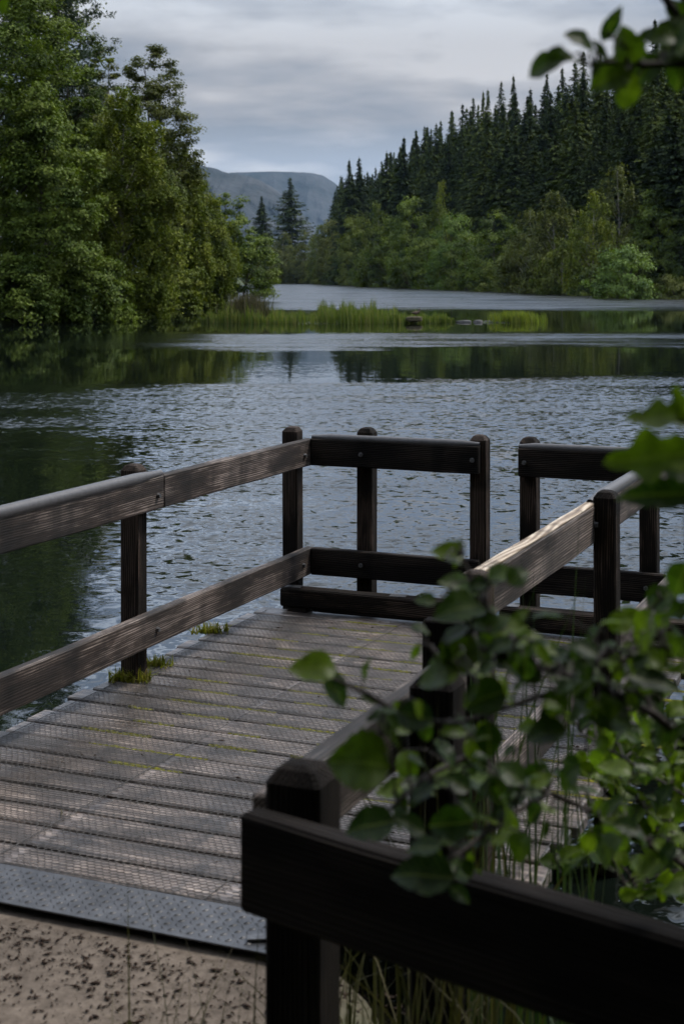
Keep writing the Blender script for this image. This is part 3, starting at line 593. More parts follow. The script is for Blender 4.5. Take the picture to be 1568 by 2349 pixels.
# single conifers that stand out at the left end of the plantation, and the pair at the head of the lake
for (u, v, d, wd, lab) in [(801, 363, 420, 1.0, 'leftmost of the two slim spruces at the low end of the hillside skyline'),
                           (823, 358, 424, 1.0, 'right one of the two slim spruces at the low end of the hillside skyline'),
                           (886, 345, 400, 1.15, 'pointed dark spruce left of the tall skyline step on the right hillside'),
                           (926, 311, 372, 1.0, 'narrow spire-like spruce where the hillside skyline starts to climb')]:
    x = ux(u, d); zb = gz(x, d); s = (hz(v, d) - zb) / 20
    plant('spruce_tree', SPR[(u // 7) % 6], M['needle'], M['conifer_bark'], (x, d, zb), u, (s * 0.8 * wd, s * 0.8 * wd, s), lab, 'tree', 'skyline spruces')
for (u, v, d, wd, lab, sd_) in [(600, 449, 560, 1.35, 'dark pointed conifer at the head of the lake, shorter of the pair', 71), (665, 404, 575, 2.1, 'tall broad conifer at the head of the lake below the mountain', 72)]:
    x = ux(u, d); zb = gz(x, d); h = hz(v, d) - zb
    me = spruce(h, h * 0.155 * wd, sd_, step=0.8, whorl=8, lsz=1.6, droop=0.2, ragged=0.32, z0=0.1, dens=20)
    plant('spruce_tree', me, M['needle'], M['conifer_bark'], (x, d, zb), 0, 1, lab, 'tree', 'conifers at the head of the lake')

# broadleaf woodland along the right shore and round the head of the lake
BL = [tree_meshes('round', 14, 5.2, 0.6, 'round', 110, 15000, 0.34, 80 + i, clump=0.21) for i in range(3)] + \
     [tree_meshes('birch', 14, 4.2, 0.8, 'birch', 100, 14000, 0.32, 90 + i, weep=1.1, clump=0.24) for i in range(2)] + \
     [tree_meshes('bush', 8, 4.2, 0.2, 'bush', 90, 11000, 0.30, 95, clump=0.2)]
def wood(u, d, vtop, half, mi, leaf, label, group, name='broadleaf_tree', cat='tree', rot=0.0):
    x = ux(u, d); zb = gz(x, d) - 0.2; h = hz(vtop, d) - zb; base = (14, 14, 14, 14, 14, 8)[mi]; rad = (5.2, 5.2, 5.2, 4.2, 4.2, 4.2)[mi]
    sz_ = h / base; sr_ = half / F * d / rad
    c, t_ = BL[mi]; e = empty(name, (x, d, zb), (0, 0, rot)); e.scale = (sr_, sr_, sz_); tag(e, label, cat, group)
    # one leaf mesh per leaf colour
    key = (mi, leaf)
    if key not in CROWN:
        cc = c.copy() if c.materials else c; cc.materials.clear(); cc.materials.append(M[leaf]); CROWN[key] = cc
    obj('crown', CROWN[key], None, e); obj('trunk', t_, M['birch_bark'] if mi in (3, 4) else M['bark'], e)
CROWN = {}
RW = 'broadleaf trees along the right shore'
spec = [ # u, d, vtop, half, mesh, leaf, label
 (1418, 196, 362, 78, 3, 'leaf_olive', 'tall olive birch topping the right shore woodland'),
 (1270, 205, 436, 72, 4, 'leaf_olive', 'rounded olive birch left of the tallest one on the right shore'),
 (1360, 190, 425, 62, 3, 'leaf_birch', 'yellowish birch in front of the tall olive birch'),
 (1505, 190, 436, 62, 0, 'leaf_alder', 'fresh green tree at the right edge behind the pale shrub'),
 (1215, 222, 470, 60, 3, 'leaf_olive', 'brownish birch beside the dark spruces on the right shore'),
 (1135, 240, 488, 68, 1, 'leaf_alder', 'bright green spreading tree in the middle of the right shore'),
 (1035, 268, 486, 52, 2, 'leaf_bright', 'pale green tree with light flecked crown on the right shore'),
 (1008, 300, 402, 36, 3, 'leaf_birch', 'pointed yellow green birch against the dark spruces'),
 (945, 300, 452, 55, 0, 'leaf_alder', 'dark green broad tree left of the pointed birch'),
 (865, 340, 455, 48, 3, 'leaf_mixed', 'rounded tree under the slim spruces'),
 (900, 335, 500, 50, 1, 'leaf_alder', 'green tree low on the far right shore'),
 (815, 390, 490, 40, 2, 'leaf_mixed', 'small green tree near the far end of the right shore'),
 (1070, 258, 545, 55, 1, 'leaf_mixed', 'low spreading tree at the waterline left of the dark gap'),
 (980, 290, 540, 50, 2, 'leaf_alder', 'leafy tree drooping to the waterline in mid right shore'),
 (1180, 226, 560, 55, 0, 'leaf_mixed', 'dark low tree overhanging the water right of centre'),
 (1290, 196, 545, 58, 4, 'leaf_mixed', 'dark birch low on the right shore'),
 (1240, 205, 600, 60, 5, 'leaf_olive', 'dull bush overhanging the water left of the pale shrub'),
 (1560, 182, 500, 55, 1, 'leaf_mixed', 'dark tree cut by the right edge'),
 (1455, 184, 545, 50, 0, 'leaf_mixed', 'shaded tree behind the pale shrub'),
 (760, 440, 505, 40, 0, 'leaf_olive', 'olive tree left of the far grassy hill'),
 (700, 500, 532, 36, 1, 'leaf_olive', 'brown green tree at the head of the lake under the tall conifer'),
 (650, 520, 528, 34, 3, 'leaf_olive', 'dull birch at the head of the lake below the conifers'),
 (735, 480, 515, 34, 4, 'leaf_mixed', 'tree at the head of the lake beside the grassy hill'),
 (620, 500, 560, 30, 2, 'leaf_olive', 'low tree at the left end of the far shore'),
 (580, 480, 540, 34, 1, 'leaf_mixed', 'dark tree at the far shore next to the left bank tip'),
 (790, 420, 560, 40, 5, 'leaf_mixed', 'bush at the far end of the right shore'),
 (850, 350, 570, 44, 5, 'leaf_alder', 'green bush at the waterline below the slim spruces'),
 (930, 308, 585, 46, 5, 'leaf_mixed', 'bush overhanging the water on the far right shore'),
 (1130, 238, 600, 50, 5, 'leaf_mixed', 'bush overhanging the water in mid right shore'),
 (690, 500, 590, 34, 5, 'leaf_olive', 'bush behind the green marsh strip'),
 (740, 480, 588, 36, 5, 'leaf_mixed', 'bush behind the marsh strip, below the grassy hill'),
 (640, 505, 596, 30, 5, 'leaf_olive', 'leftmost bush behind the green marsh strip'),
 (1350, 186, 600, 48, 5, 'leaf_mixed', 'dark bush at the waterline just left of the pale shrub'),
]
for i, (u, d, vt, hf, mi, lf, lab) in enumerate(spec):
    wood(u, d, vt, hf, mi, lf, lab, RW if u > 770 else 'trees round the head of the lake', rot=i * 1.7, cat='bush' if mi == 5 else 'tree', name='waterside_bush' if mi == 5 else 'broadleaf_tree')
wood(1432, 160, 556, 82, 5, 'leaf_bright', 'pale green rounded shrub on the right shore', None, 'willow_shrub', 'shrub', 2.0)
wood(1545, 158, 625, 45, 5, 'leaf_olive', 'low brownish shrub at the right edge of the far bank', None, 'heather_shrub', 'shrub', 0.6)
# woodland out of the frame to the left, met only as the dark reflection on the near left water
for i, (x, y, s) in enumerate([(-30, 24, 1.15), (-30, 38, 1.3), (-29, 52, 1.25), (-26, 64, 1.2), (-38, 46, 1.4), (-22, 17, 0.9)]):
    e = empty('bank_tree', (x, y, gz(x, y) - 0.2), (0, 0, i)); e.scale = (s, s, s * 1.15)
    tag(e, 'left bank tree outside the frame, reflected in the water', 'tree', 'trees on the near left bank')
    obj('crown', BL[i % 3][0], M['leaf_mixed'], e); obj('trunk', BL[i % 3][1], M['bark'], e)
CAN = tree_meshes('round', 13, 5.0, 3.6, 'round', 120, 15000, 0.22, 120, clump=0.22)
for i, (x, y, lab) in enumerate([(3.0, -2.4, 'alder whose canopy hangs over the viewpoint from the right'), (-3.0, -2.6, 'alder whose canopy hangs over the viewpoint from behind')]):
    plant('alder_tree', CAN, M['leaf_alder'], M['bark'], (x, y, gz(x, y) - 0.1), i * 2.0, 1.0, lab, 'tree', 'trees behind the viewpoint')
# the wood behind and above the viewpoint, which keeps the near fence in shade
for i, (x, y, s, sz) in enumerate([(0.5, -6, 1.0, 1.0), (-6, -7, 1.1, 1.0), (7, -4, 1.0, 1.0), (-12, -3, 1.0, 0.95), (4, -13, 1.4, 1.3), (-5, -15, 1.4, 1.3)]):
    e = empty('bank_tree', (x, y, gz(x, y) - 0.2), (0, 0, i * 2.1)); e.scale = (s, s, sz)
    tag(e, 'tree of the wood behind the viewpoint', 'tree', 'trees behind the viewpoint')
    obj('crown', BL[(i + 1) % 3][0], M['leaf_mixed'], e); obj('trunk', BL[(i + 1) % 3][1], M['bark'], e)

# ------------------------------------------------------------------ the jetty (local x = across to the right, y = along it, z = 0 on the boards)
jetty = empty('jetty', (0, 0, 0), (0, 0, -TH))
tag(jetty, 'weathered timber viewing jetty with railings, plank deck and wire mesh', 'jetty')
jr = random.Random(5)
UP = (0, R(-90), 0)                        # a piece's own X turned to point up
def along(y0, y1): return (0, 0, R(90))
def piece(name, length, wy, wz, mat, parent, loc, rot, bev=0.005, cuts=0, wob=0.0, seed=0):
    return obj(name, bm_mesh(box_bm(length, wy, wz, bev, 1, cuts, wob, random.Random(seed)), name), M[mat], parent, loc, rot)
def post_mesh(h, w, seed):
    """square post with a chamfered, slightly worn top; its own X is up, from 0 to h"""
    rg = random.Random(seed); bm = bmesh.new(); lv = []
    tops = [(0, 1.0), (h * 0.33, 1.0), (h * 0.66, 1.0), (h - 0.028, 1.0), (h - 0.006, 0.66), (h, 0.36)]
    c = 0.10
    for x, s in tops:
        hw = w / 2 * s; k = hw * (1 - c * 1.6); jx = rg.uniform(-0.002, 0.002); jy = rg.uniform(-0.002, 0.002)
        lv.append([bm.verts.new((x, a_ + jx, b_ + jy)) for a_, b_ in ((-hw, -k), (-k, -hw), (k, -hw), (hw, -k), (hw, k), (k, hw), (-k, hw), (-hw, k))])
    for p, q in zip(lv, lv[1:]):
        for i in range(8): bm.faces.new((p[i], p[(i + 1) % 8], q[(i + 1) % 8], q[i]))
    bm.faces.new(lv[-1]); bm.faces.new(lv[0][::-1]); bmesh.ops.recalc_face_normals(bm, faces=bm.faces[:])
    return bm_mesh(bm, 'post')
def post(x, y, top, bottom, mat='post', parent=jetty, w=0.092, seed=0, tilt=(0, 0)):
    return obj('post', post_mesh(top - bottom, w, seed), M[mat], parent, (x, y, bottom), (tilt[0], R(-90) + tilt[1], 0))
def bolt_mesh():
    bm = bmesh.new()
    bmesh.ops.create_cone(bm, cap_ends=True, segments=14, radius1=0.013, radius2=0.013, depth=0.004)
    r = bmesh.ops.create_cone(bm, cap_ends=True, segments=6, radius1=0.0125, radius2=0.011, depth=0.012)
    bmesh.ops.translate(bm, verts=r['verts'], vec=(0, 0, 0.007))
    return bm_mesh(bm, 'bolt')
BOLT = bolt_mesh(); BOLT.materials.append(M['galv'])
def tube(p0, p1, r=0.03, mat='tube', parent=jetty, name='handrail_tube', bend=0.0):
    n = 9; p0, p1 = Vector(p0), Vector(p1)
    pts = [p0.lerp(p1, i / n) for i in range(n + 1)]
    V, Qd = tube_np(pts, [r * 0.55] + [r] * (n - 1) + [r * 0.55], 14)
    return obj(name, mesh_np(name, np.array(V), np.array(Qd), smooth=True), M[mat], parent)

XL, XR, YF, Y0 = -3.60, -1.20, 7.50, 3.90   # deck edges
PITCH = 0.1645
# planks, each a board of its own, with a little wander in gap, height and end
npl = 22
for i in range(npl):
    y = Y0 + PITCH * (i + 0.5); wd = PITCH - (0.025 + jr.uniform(0, 0.006)); l = XR - XL + jr.uniform(-0.03, 0.03)
    o = piece('plank', l, wd, 0.045, 'deck', jetty, ((XL + XR) / 2 + jr.uniform(-0.015, 0.015), y, -0.0225 + jr.uniform(-0.0022, 0.0022)), (jr.uniform(-0.006, 0.006), 0, jr.uniform(-0.001, 0.001)), 0.006, 10, 0.0007, 100 + i)
# bearers under the boards
for x in (XL + 0.17, (XL + XR) / 2, XR - 0.17):
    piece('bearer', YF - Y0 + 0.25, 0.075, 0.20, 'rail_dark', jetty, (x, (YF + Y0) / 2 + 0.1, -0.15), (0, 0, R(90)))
# outer ledge board beyond the kerbs, dark
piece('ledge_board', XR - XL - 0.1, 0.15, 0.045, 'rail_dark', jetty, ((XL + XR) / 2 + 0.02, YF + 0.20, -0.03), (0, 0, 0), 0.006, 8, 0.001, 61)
# two kerb beams with a gap at the opening, and their plates and bolts
for (x0, x1, sd_) in ((-3.47, -2.44, 1), (-2.215, -1.22, 2)):
    k = piece('kerb_beam', x1 - x0, 0.10, 0.10, 'post', jetty, ((x0 + x1) / 2, YF - 0.01, 0.078), (0, 0, 0), 0.008, 8, 0.0016, 70 + sd_)
    for fx in (0.06, 0.66) if sd_ == 1 else (0.05, 0.72):
        xx = (x1 - x0) * (fx - 0.5)
        p_ = obj('bolt_plate', bm_mesh(box_bm(0.09, 0.06, 0.004, 0.001), 'bolt_plate'), M['galv'], k, (xx, 0.0, 0.054), (0, 0, 0.12))
    sp = piece('kerb_spacer', 0.12, 0.08, 0.03, 'rail_dark', jetty, (x0 + 0.1, YF - 0.01, 0.0145), (0, 0, 0))
# railings: posts stand outside, rails are bolted to their inner faces
UPZ, LOZ = 0.855, 0.235; RH, RT = 0.152, 0.047
xl = -3.425; xr = -1.375; yf = 7.72
for y, t in ((4.18, 0.99), (5.93, 0.99), (7.68, 1.0)):
    post(-3.497, y, t, -1.6, seed=int(y * 10), tilt=(0, jr.uniform(-0.006, 0.006)))
for i, (y0, y1) in enumerate(((4.05, 6.03), (6.034, 7.745))):
    r_ = piece('rail', y1 - y0, RT, RH, 'rail', jetty, (xl, (y0 + y1) / 2, UPZ), (0, 0, R(90)), 0.006, 12, 0.0014, 10 + i)
    for yb in ((4.18, 5.97) if i == 0 else (7.62,)):
        obj('bolt', BOLT, None, r_, (yb - (y0 + y1) / 2, -RT / 2 - 0.001, 0.0 - 0.012), (R(90), 0, 0))
r_ = piece('rail', 7.745 - 4.05, RT, RH, 'rail', jetty, (xl + 0.002, (7.745 + 4.05) / 2, LOZ), (0, 0, R(90)), 0.006, 16, 0.0016, 14)
for yb in (4.18, 5.96, 7.60):
    obj('bolt', BOLT, None, r_, (yb - 5.8975, -RT / 2 - 0.001, -0.005), (R(90), 0, 0))
tube((xl + 0.004, 4.0, 0.938), (xl + 0.004, 6.03, 0.938), 0.028)
# front railing in two lengths with the opening between
for x, t in ((-3.09, 1.0), (-2.425, 0.985), (-2.145, 0.985), (-1.50, 0.985)):
    post(x, yf + RT / 2 + 0.048, t, -1.6, 'post', seed=int(-x * 100), tilt=(jr.uniform(-0.004, 0.004), 0))
for (x0, x1, bs) in ((xl - 0.02 + RT, -2.405, (-3.09, -2.44)), (-2.185, xr - 0.03, (-2.15, -1.50))):
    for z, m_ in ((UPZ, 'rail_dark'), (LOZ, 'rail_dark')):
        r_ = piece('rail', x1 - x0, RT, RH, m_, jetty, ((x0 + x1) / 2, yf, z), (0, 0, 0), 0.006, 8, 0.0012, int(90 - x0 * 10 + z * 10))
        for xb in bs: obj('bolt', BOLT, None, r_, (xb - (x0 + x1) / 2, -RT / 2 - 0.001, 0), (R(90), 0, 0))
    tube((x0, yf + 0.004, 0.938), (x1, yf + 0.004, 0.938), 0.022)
# right railing
for y, t in ((4.16, 0.99), (5.93, 0.99)):
    post(-1.305, y, t, -1.6, seed=int(y * 13), tilt=(0, jr.uniform(-0.004, 0.004)))
for i, (y0, y1, m_) in enumerate(((4.20, 5.95, 'rail_pale'), (5.955, 7.745, 'rail'))):
    ym = (y0 + y1) / 2
    r_ = piece('rail', y1 - y0, RT, RH, 'rail', jetty, (xr, ym, UPZ), (0, 0, R(90)), 0.006, 12, 0.0016, 30 + i)
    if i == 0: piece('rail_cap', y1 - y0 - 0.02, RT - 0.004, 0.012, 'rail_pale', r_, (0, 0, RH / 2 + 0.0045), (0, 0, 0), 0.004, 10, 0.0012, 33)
    for yb in ((5.88,) if i == 0 else (6.0, 7.64)): obj('bolt', BOLT, None, r_, (yb - ym, -RT / 2 - 0.001, 0.0), (R(90), 0, 0))
r_ = piece('rail', 7.745 - 4.15, RT, RH, 'rail', jetty, (xr, (7.745 + 4.15) / 2, LOZ), (0, 0, R(90)), 0.006, 16, 0.0018, 36)
tube((xr, 5.90, 0.938), (xr, 7.75, 0.938), 0.028)
# chequered steel plate at the threshold, its lozenges raised
PY0, PY1 = 3.655, 3.895
XP = -1.62
pl = piece('tread_plate', XP - XL, PY1 - PY0, 0.006, 'plate', jetty, ((XL + XP) / 2, (PY0 + PY1) / 2, 0.001), (0, 0, 0), 0.001)
LV, LQ = [], []
cell = 0.030; nxp, nyp = int((XP - XL) / cell), int((PY1 - PY0 - 0.02) / cell)
for i in range(nxp):
    for j in range(nyp):
        cx = -(XP - XL) / 2 + (i + 0.5) * cell; cy = -(PY1 - PY0) / 2 + 0.014 + (j + 0.5) * cell
        an = R(45) if (i + j) % 2 else R(-45); k = len(LV); ca, sa = math.cos(an), math.sin(an)
        for (lx, ly, lz) in ((-0.0135, 0, 0), (0, -0.0042, 0), (0.0135, 0, 0), (0, 0.0042, 0), (-0.006, 0, 0.0038), (0.006, 0, 0.0038)):
            LV.append((cx + lx * ca - ly * sa, cy + lx * sa + ly * ca, 0.0028 + lz))
        LQ += [(k, k + 1, k + 5, k + 4), (k + 1, k + 2, k + 5, k + 5), (k + 2, k + 3, k + 4, k + 5), (k + 3, k, k + 4, k + 4)]
bm = bmesh.new(); bv = [bm.verts.new(v) for v in LV]
for q in LQ:
    bm.faces.new([bv[i] for i in dict.fromkeys(q)])
tag(obj('tread_pattern', bm_mesh(bm, 'tread_pattern', True), M['plate'], pl), kind='stuff')
# fixing brackets at the right end of the plate
for (bx, by, an) in ((-1.78, 3.73, 0.5), (-1.68, 3.83, -0.5)):
    bk = obj('bracket', bm_mesh(box_bm(0.11, 0.035, 0.006, 0.001), 'bracket'), M['galv'], jetty, (bx, by, 0.012), (0, 0, an))
# chicken wire stapled over the boards: one roll piece, laid again and again
CW, CH = 0.0265, 0.038
def wire_mesh_panel(ncx, ncy, rw=0.0010):
    E = []
    for j in range(ncy):
        for i in range(ncx):
            x = i * CW + (CW / 2 if j % 2 else 0); y = j * CH * 0.5 * 1.0
            hx, hy = CW / 2, CH * 0.5
            a = (x, y, 0); b_ = (x + hx, y + hy * 0.34, 0); c = (x + hx, y + hy, 0) ; d_ = (x + CW, y, 0)
            E += [(a, b_), (b_, d_), (b_, c)]
    E = np.array(E, np.float32); n = len(E)
    rg = np.random.default_rng(2); E[:, :, 2] += 0.0
    t = E[:, 1] - E[:, 0]; t /= np.linalg.norm(t, axis=1, keepdims=True); s = np.column_stack([-t[:, 1], t[:, 0], np.zeros(n)])
    up = np.array([0, 0, 1.0]); V = np.empty((n, 6, 3), np.float32)
    for k in range(2):
        V[:, k * 3] = E[:, k] - s * rw; V[:, k * 3 + 1] = E[:, k] + s * rw; V[:, k * 3 + 2] = E[:, k] + up * rw * 1.6
    b0 = np.arange(n)[:, None] * 6
    Qd = np.concatenate([b0 + [0, 3, 5, 2], b0 + [2, 5, 4, 1]], 0)
    return mesh_np('wire_mesh', V.reshape(-1, 3), Qd)
NCX, NCY = 28, 20
WM = wire_mesh_panel(NCX, NCY); WM.materials.append(M['wire'])
for ix in range(3):
    for iy in range(12):
        y = 3.90 + iy * NCY * CH * 0.5
        if y + NCY * CH * 0.5 > YF - 0.04: continue
        o = obj('wire_mesh', WM, None, jetty, (XL + 0.06 + ix * 0.765, y, 0.0035), (0, 0, 0)); tag(o, kind='stuff')
# selvedge wires of the rolls
for k, xx in enumerate((XL + 0.06, XL + 0.82, XL + 1.585, XR - 0.03)):
    V, Qd = tube_np([(xx + (0.10 if 0 < k < 3 else 0) * (i / 8 - 0.5) + jr.uniform(-0.003, 0.003), 3.9 + i * 0.44, 0.005) for i in range(9)], [0.0014] * 9, 5)
    obj('selvedge_wire', mesh_np('selvedge_wire', np.array(V), np.array(Qd)), M['wire'], jetty)
# moss in the gaps between the boards
for i in range(1, npl):
    y = Y0 + PITCH * i
    if y < 4.75: continue
    MV, MQ = [], []; x = XL + 0.12 + jr.uniform(0, 0.5)
    while x < XR - 0.1:
        ln = jr.uniform(0.08, 0.55); n = max(3, int(ln / 0.03)); k = len(MV)
        for q in range(n + 1):
            xx = x + ln * q / n; hw = (0.0075 + jr.uniform(-0.003, 0.003)) * (1 if 0 < q < n else 0.2); zt = 0.001 + jr.uniform(-0.003, 0.004)
            MV += [(xx, y - hw, -0.006), (xx, y, zt), (xx, y + hw, -0.006)]
        for q in range(n): MQ += [(k + q * 3, k + q * 3 + 3, k + q * 3 + 4, k + q * 3 + 1), (k + q * 3 + 1, k + q * 3 + 4, k + q * 3 + 5, k + q * 3 + 2)]
        x += ln + jr.uniform(0.05, 0.6) * (1.6 if y < 5.3 else 0.5)
    o = obj('moss', mesh_np('moss', np.array(MV), np.array(MQ)), M['moss'], jetty); tag(o, kind='stuff')

def J(x, y, z=0.0): return Vector((x * CO + y * SI, -x * SI + y * CO, z))

# ------------------------------------------------------------------ approach fence on the bank, and its wing running off to the right
fence = empty('approach_fence', J(-1.05, 2.4, 0), (0, 0, -TH)); tag(fence, 'dark timber fence on the bank in the foreground with an angled wing', 'fence')
def FL(x, y, z): return (x + 1.05, y - 2.4, z)
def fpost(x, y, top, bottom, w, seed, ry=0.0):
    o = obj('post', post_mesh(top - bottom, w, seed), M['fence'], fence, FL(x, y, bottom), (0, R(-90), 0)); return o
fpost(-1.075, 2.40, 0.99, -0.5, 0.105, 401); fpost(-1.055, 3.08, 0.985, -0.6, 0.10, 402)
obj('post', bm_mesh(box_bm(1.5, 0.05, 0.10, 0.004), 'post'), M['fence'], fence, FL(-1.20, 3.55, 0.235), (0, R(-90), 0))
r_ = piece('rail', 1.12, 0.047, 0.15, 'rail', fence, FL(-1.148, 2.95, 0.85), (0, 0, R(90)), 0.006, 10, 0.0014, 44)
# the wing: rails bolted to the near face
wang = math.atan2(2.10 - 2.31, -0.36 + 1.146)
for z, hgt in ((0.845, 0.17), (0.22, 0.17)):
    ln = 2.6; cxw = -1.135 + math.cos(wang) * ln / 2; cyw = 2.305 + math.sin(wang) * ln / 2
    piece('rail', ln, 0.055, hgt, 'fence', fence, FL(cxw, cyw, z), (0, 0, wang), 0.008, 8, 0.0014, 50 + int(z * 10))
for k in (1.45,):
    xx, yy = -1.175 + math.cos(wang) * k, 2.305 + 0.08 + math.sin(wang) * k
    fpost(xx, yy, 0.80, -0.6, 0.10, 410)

# ------------------------------------------------------------------ grasses
def blades(n, place, height, width, rg, lean=0.25, seg=3):
    """n tapering blades; place(rg) gives a root point"""
    V = np.empty((n, (seg + 1) * 2, 3)); T = np.empty((n, (seg + 1) * 2))
    for i in range(n):
        p = np.array(place(rg), float); h = height(p, rg) if callable(height) else height * (0.55 + 0.6 * rg.random())
        an = rg.random() * 6.283; d = np.array([math.cos(an), math.sin(an), 0]); an2 = rg.random() * 6.283; sdv = np.array([math.cos(an2), math.sin(an2), 0])
        ln = lean * h * rg.random() ** 1.3; wd = width * (0.6 + 0.8 * rg.random()); tn = np.clip(rg.normal(0.5, 0.25), 0, 1)
        for k in range(seg + 1):
            q = k / seg; c = p + d * ln * q * q + np.array([0, 0, h * (q - 0.25 * (ln / max(h, 1e-3)) * q * q)]); ww = wd * (1 - q) ** 0.7 * 0.5 + wd * 0.03
            V[i, 2 * k] = c - sdv * ww; V[i, 2 * k + 1] = c + sdv * ww
        T[i] = tn
    m = (seg + 1) * 2; b0 = np.arange(n)[:, None] * m
    Qd = np.concatenate([b0 + [2 * k, 2 * k + 1, 2 * k + 3, 2 * k + 2] for k in range(seg)], 0)
    return mesh_np('blades', V.reshape(-1, 3), Qd, T.ravel())

# islet of reeds in the middle of the lake
ID = 78.0
def islet_mesh(u0, u1, dep, hgt, seed, d=ID):
    rg = np.random.default_rng(seed); n = 40; m = 9; V = []
    for j in range(m):
        f = j / (m - 1) * 2 - 1
        for i in range(n):
            q = i / (n - 1); e = (1 - abs(2 * q - 1) ** 3); yv = d + f * dep * e * (1 + 0.25 * math.sin(q * 17)); 
            V.append((ux(u0 + (u1 - u0) * q, d), yv, WATER_Z - 0.12 + (hgt + 0.12) * (1 - f * f) * e + rg.normal(0, 0.012)))
    idx = np.arange(n * m).reshape(m, n)
    return mesh_np('islet', V, np.stack([idx[:-1, :-1], idx[:-1, 1:], idx[1:, 1:], idx[1:, :-1]], -1).reshape(-1, 4), np.zeros(n * m), smooth=True)
tag(obj('islet', islet_mesh(458, 1045, 2.4, 0.16, 1), M['ground']), 'low islet covered in reeds in the middle of the lake', kind='structure')
tag(obj('islet', islet_mesh(1085, 1232, 0.9, 0.10, 2), M['ground']), 'small low grassy islet right of the reed islet', kind='structure')
REED_U = [455, 480, 505, 520, 560, 605, 618, 660, 715, 735, 800, 850, 890, 930, 965, 1000, 1045]
REED_H = [0.10, 0.55, 0.60, 0.75, 0.80, 0.75, 0.60, 0.62, 0.60, 0.95, 1.0, 0.95, 0.72, 0.55, 0.5, 0.45, 0.3]
def reed_h(p, rg): return np.interp(784 + p[0] / p[1] * F, REED_U, REED_H) * (0.95 + 0.18 * math.sin(p[0] * 5.1) + 0.16 * math.sin(p[0] * 11.7 + 1) + 0.12 * math.sin(p[0] * 2.3 + p[1])) * (0.55 + 0.55 * rg.random() + (0.35 if rg.random() < 0.06 else 0))
def reed_place(rg):
    q = rg.random(); e = 1 - abs(2 * q - 1) ** 3
    return (ux(462 + 578 * q, ID), ID + (rg.random() * 2 - 1) * 2.2 * e, WATER_Z)
o = obj('reeds', blades(6500, reed_place, reed_h, 0.055, np.random.default_rng(4), 0.28, 2), M['reed']); tag(o, 'green reeds growing all over the middle islet', 'reeds', kind='stuff')
def clump_place(rg): return (ux(rg.normal(566, 19), ID), ID + rg.normal(0.3, 0.5), WATER_Z)
o = obj('rush_clump', blades(1500, clump_place, 1.45, 0.05, np.random.default_rng(6), 0.3, 2), M['dry_grass']); tag(o, 'taller brownish rush clump at the left end of the reed islet', 'rushes')
def patch_place(rg): return (ux(rg.normal(1180, 22), ID), ID + rg.normal(0, 0.35), WATER_Z)
o = obj('grass_patch', blades(1300, patch_place, 0.60, 0.06, np.random.default_rng(8), 0.5, 2), M['reed_bright']); tag(o, 'small bright green grass patch on the islet at the right', 'grass')
# far marsh strip
def marsh_place(rg):
    u = 600 + 380 * rg.random(); d = np.interp(u, [600, 640, 800, 880, 985], [532, 535, 536, 462, 372]); return (ux(u, d), d + rg.random() * 8, WATER_Z)
o = obj('marsh_grass', blades(3000, marsh_place, 1.5, 0.9, np.random.default_rng(9), 0.4, 1), M['reed_bright']); tag(o, 'flat green marsh grass along the far shore', 'grass', kind='stuff')
# mud mound with a duck, and stones of the spit
def lump(name, r, seed, sx=1, sy=1, sz=0.6, mat='stone', **kw):
    rg = random.Random(seed); bm = bmesh.new(); bmesh.ops.create_icosphere(bm, subdivisions=3, radius=r)
    ph = [rg.uniform(0, 6) for _ in range(6)]
    for v in bm.verts:
        k = 1 + 0.14 * math.sin(v.co.x / r * 3 + ph[0]) + 0.12 * math.sin(v.co.y / r * 4 + ph[1]) + 0.1 * math.sin(v.co.z / r * 5 + ph[2]) + rg.uniform(-0.03, 0.03)
        v.co = Vector((v.co.x * sx * k, v.co.y * sy * k, v.co.z * sz * k))
    return obj(name, bm_mesh(bm, name, True), M[mat], **kw)
M['mud'] = plain_mat('dry_mud', (0.03, 0.028, 0.016), (0.09, 0.075, 0.045), 12, 0.9, 0, 0.2, 0.6)
tag(lump('mud_mound', 0.36, 1, 1.5, 0.8, 0.40, 'mud', loc=(ux(948, ID - 1.6), ID - 1.6, WATER_Z + 0.22)), 'brown mud mound among the reeds under the duck', 'mound')
for i, (u, sx, lab) in enumerate([(1062, 1.5, 'flat grey stone at the end of the reed islet'), (1095, 1.2, 'grey stone between the two islets'), (1122, 1.0, 'small stone left of the bright grass patch')]):
    tag(lump('stone', 0.26, 20 + i, sx, 0.7, 0.36, 'stone', loc=(ux(u, ID), ID, WATER_Z + 0.03)), lab, 'stone', 'stones between the islets')
M['duck_brown'] = plain_mat('duck_plumage', (0.04, 0.028, 0.02), (0.10, 0.075, 0.055), 25, 0.8, 0, 0.2)
M['duck_dark'] = plain_mat('duck_head', (0.012, 0.02, 0.014), (0.03, 0.045, 0.03), 25, 0.6, 0, 0.3)
dk = empty('duck', (ux(954, ID - 1.6), ID - 1.6, WATER_Z + 0.44), (0, 0, 0.3)); tag(dk, 'small brown duck standing on the mud mound', 'duck')
secs = [(-0.26, 0.13, 0.012), (-0.20, 0.11, 0.045), (-0.10, 0.10, 0.085), (0.02, 0.10, 0.105), (0.10, 0.12, 0.09), (0.15, 0.17, 0.055), (0.17, 0.22, 0.040), (0.185, 0.27, 0.045), (0.20, 0.30, 0.042), (0.215, 0.325, 0.02)]
V, Qd = tube_np([(x_, 0, z_) for x_, z_, r_ in secs], [r_ for x_, z_, r_ in secs], 12)
obj('body', mesh_np('body', np.array(V), np.array(Qd), smooth=True), M['duck_brown'], dk)
V, Qd = tube_np([(0.21, 0, 0.285), (0.26, 0, 0.275), (0.29, 0, 0.27)], [0.022, 0.018, 0.004], 8)
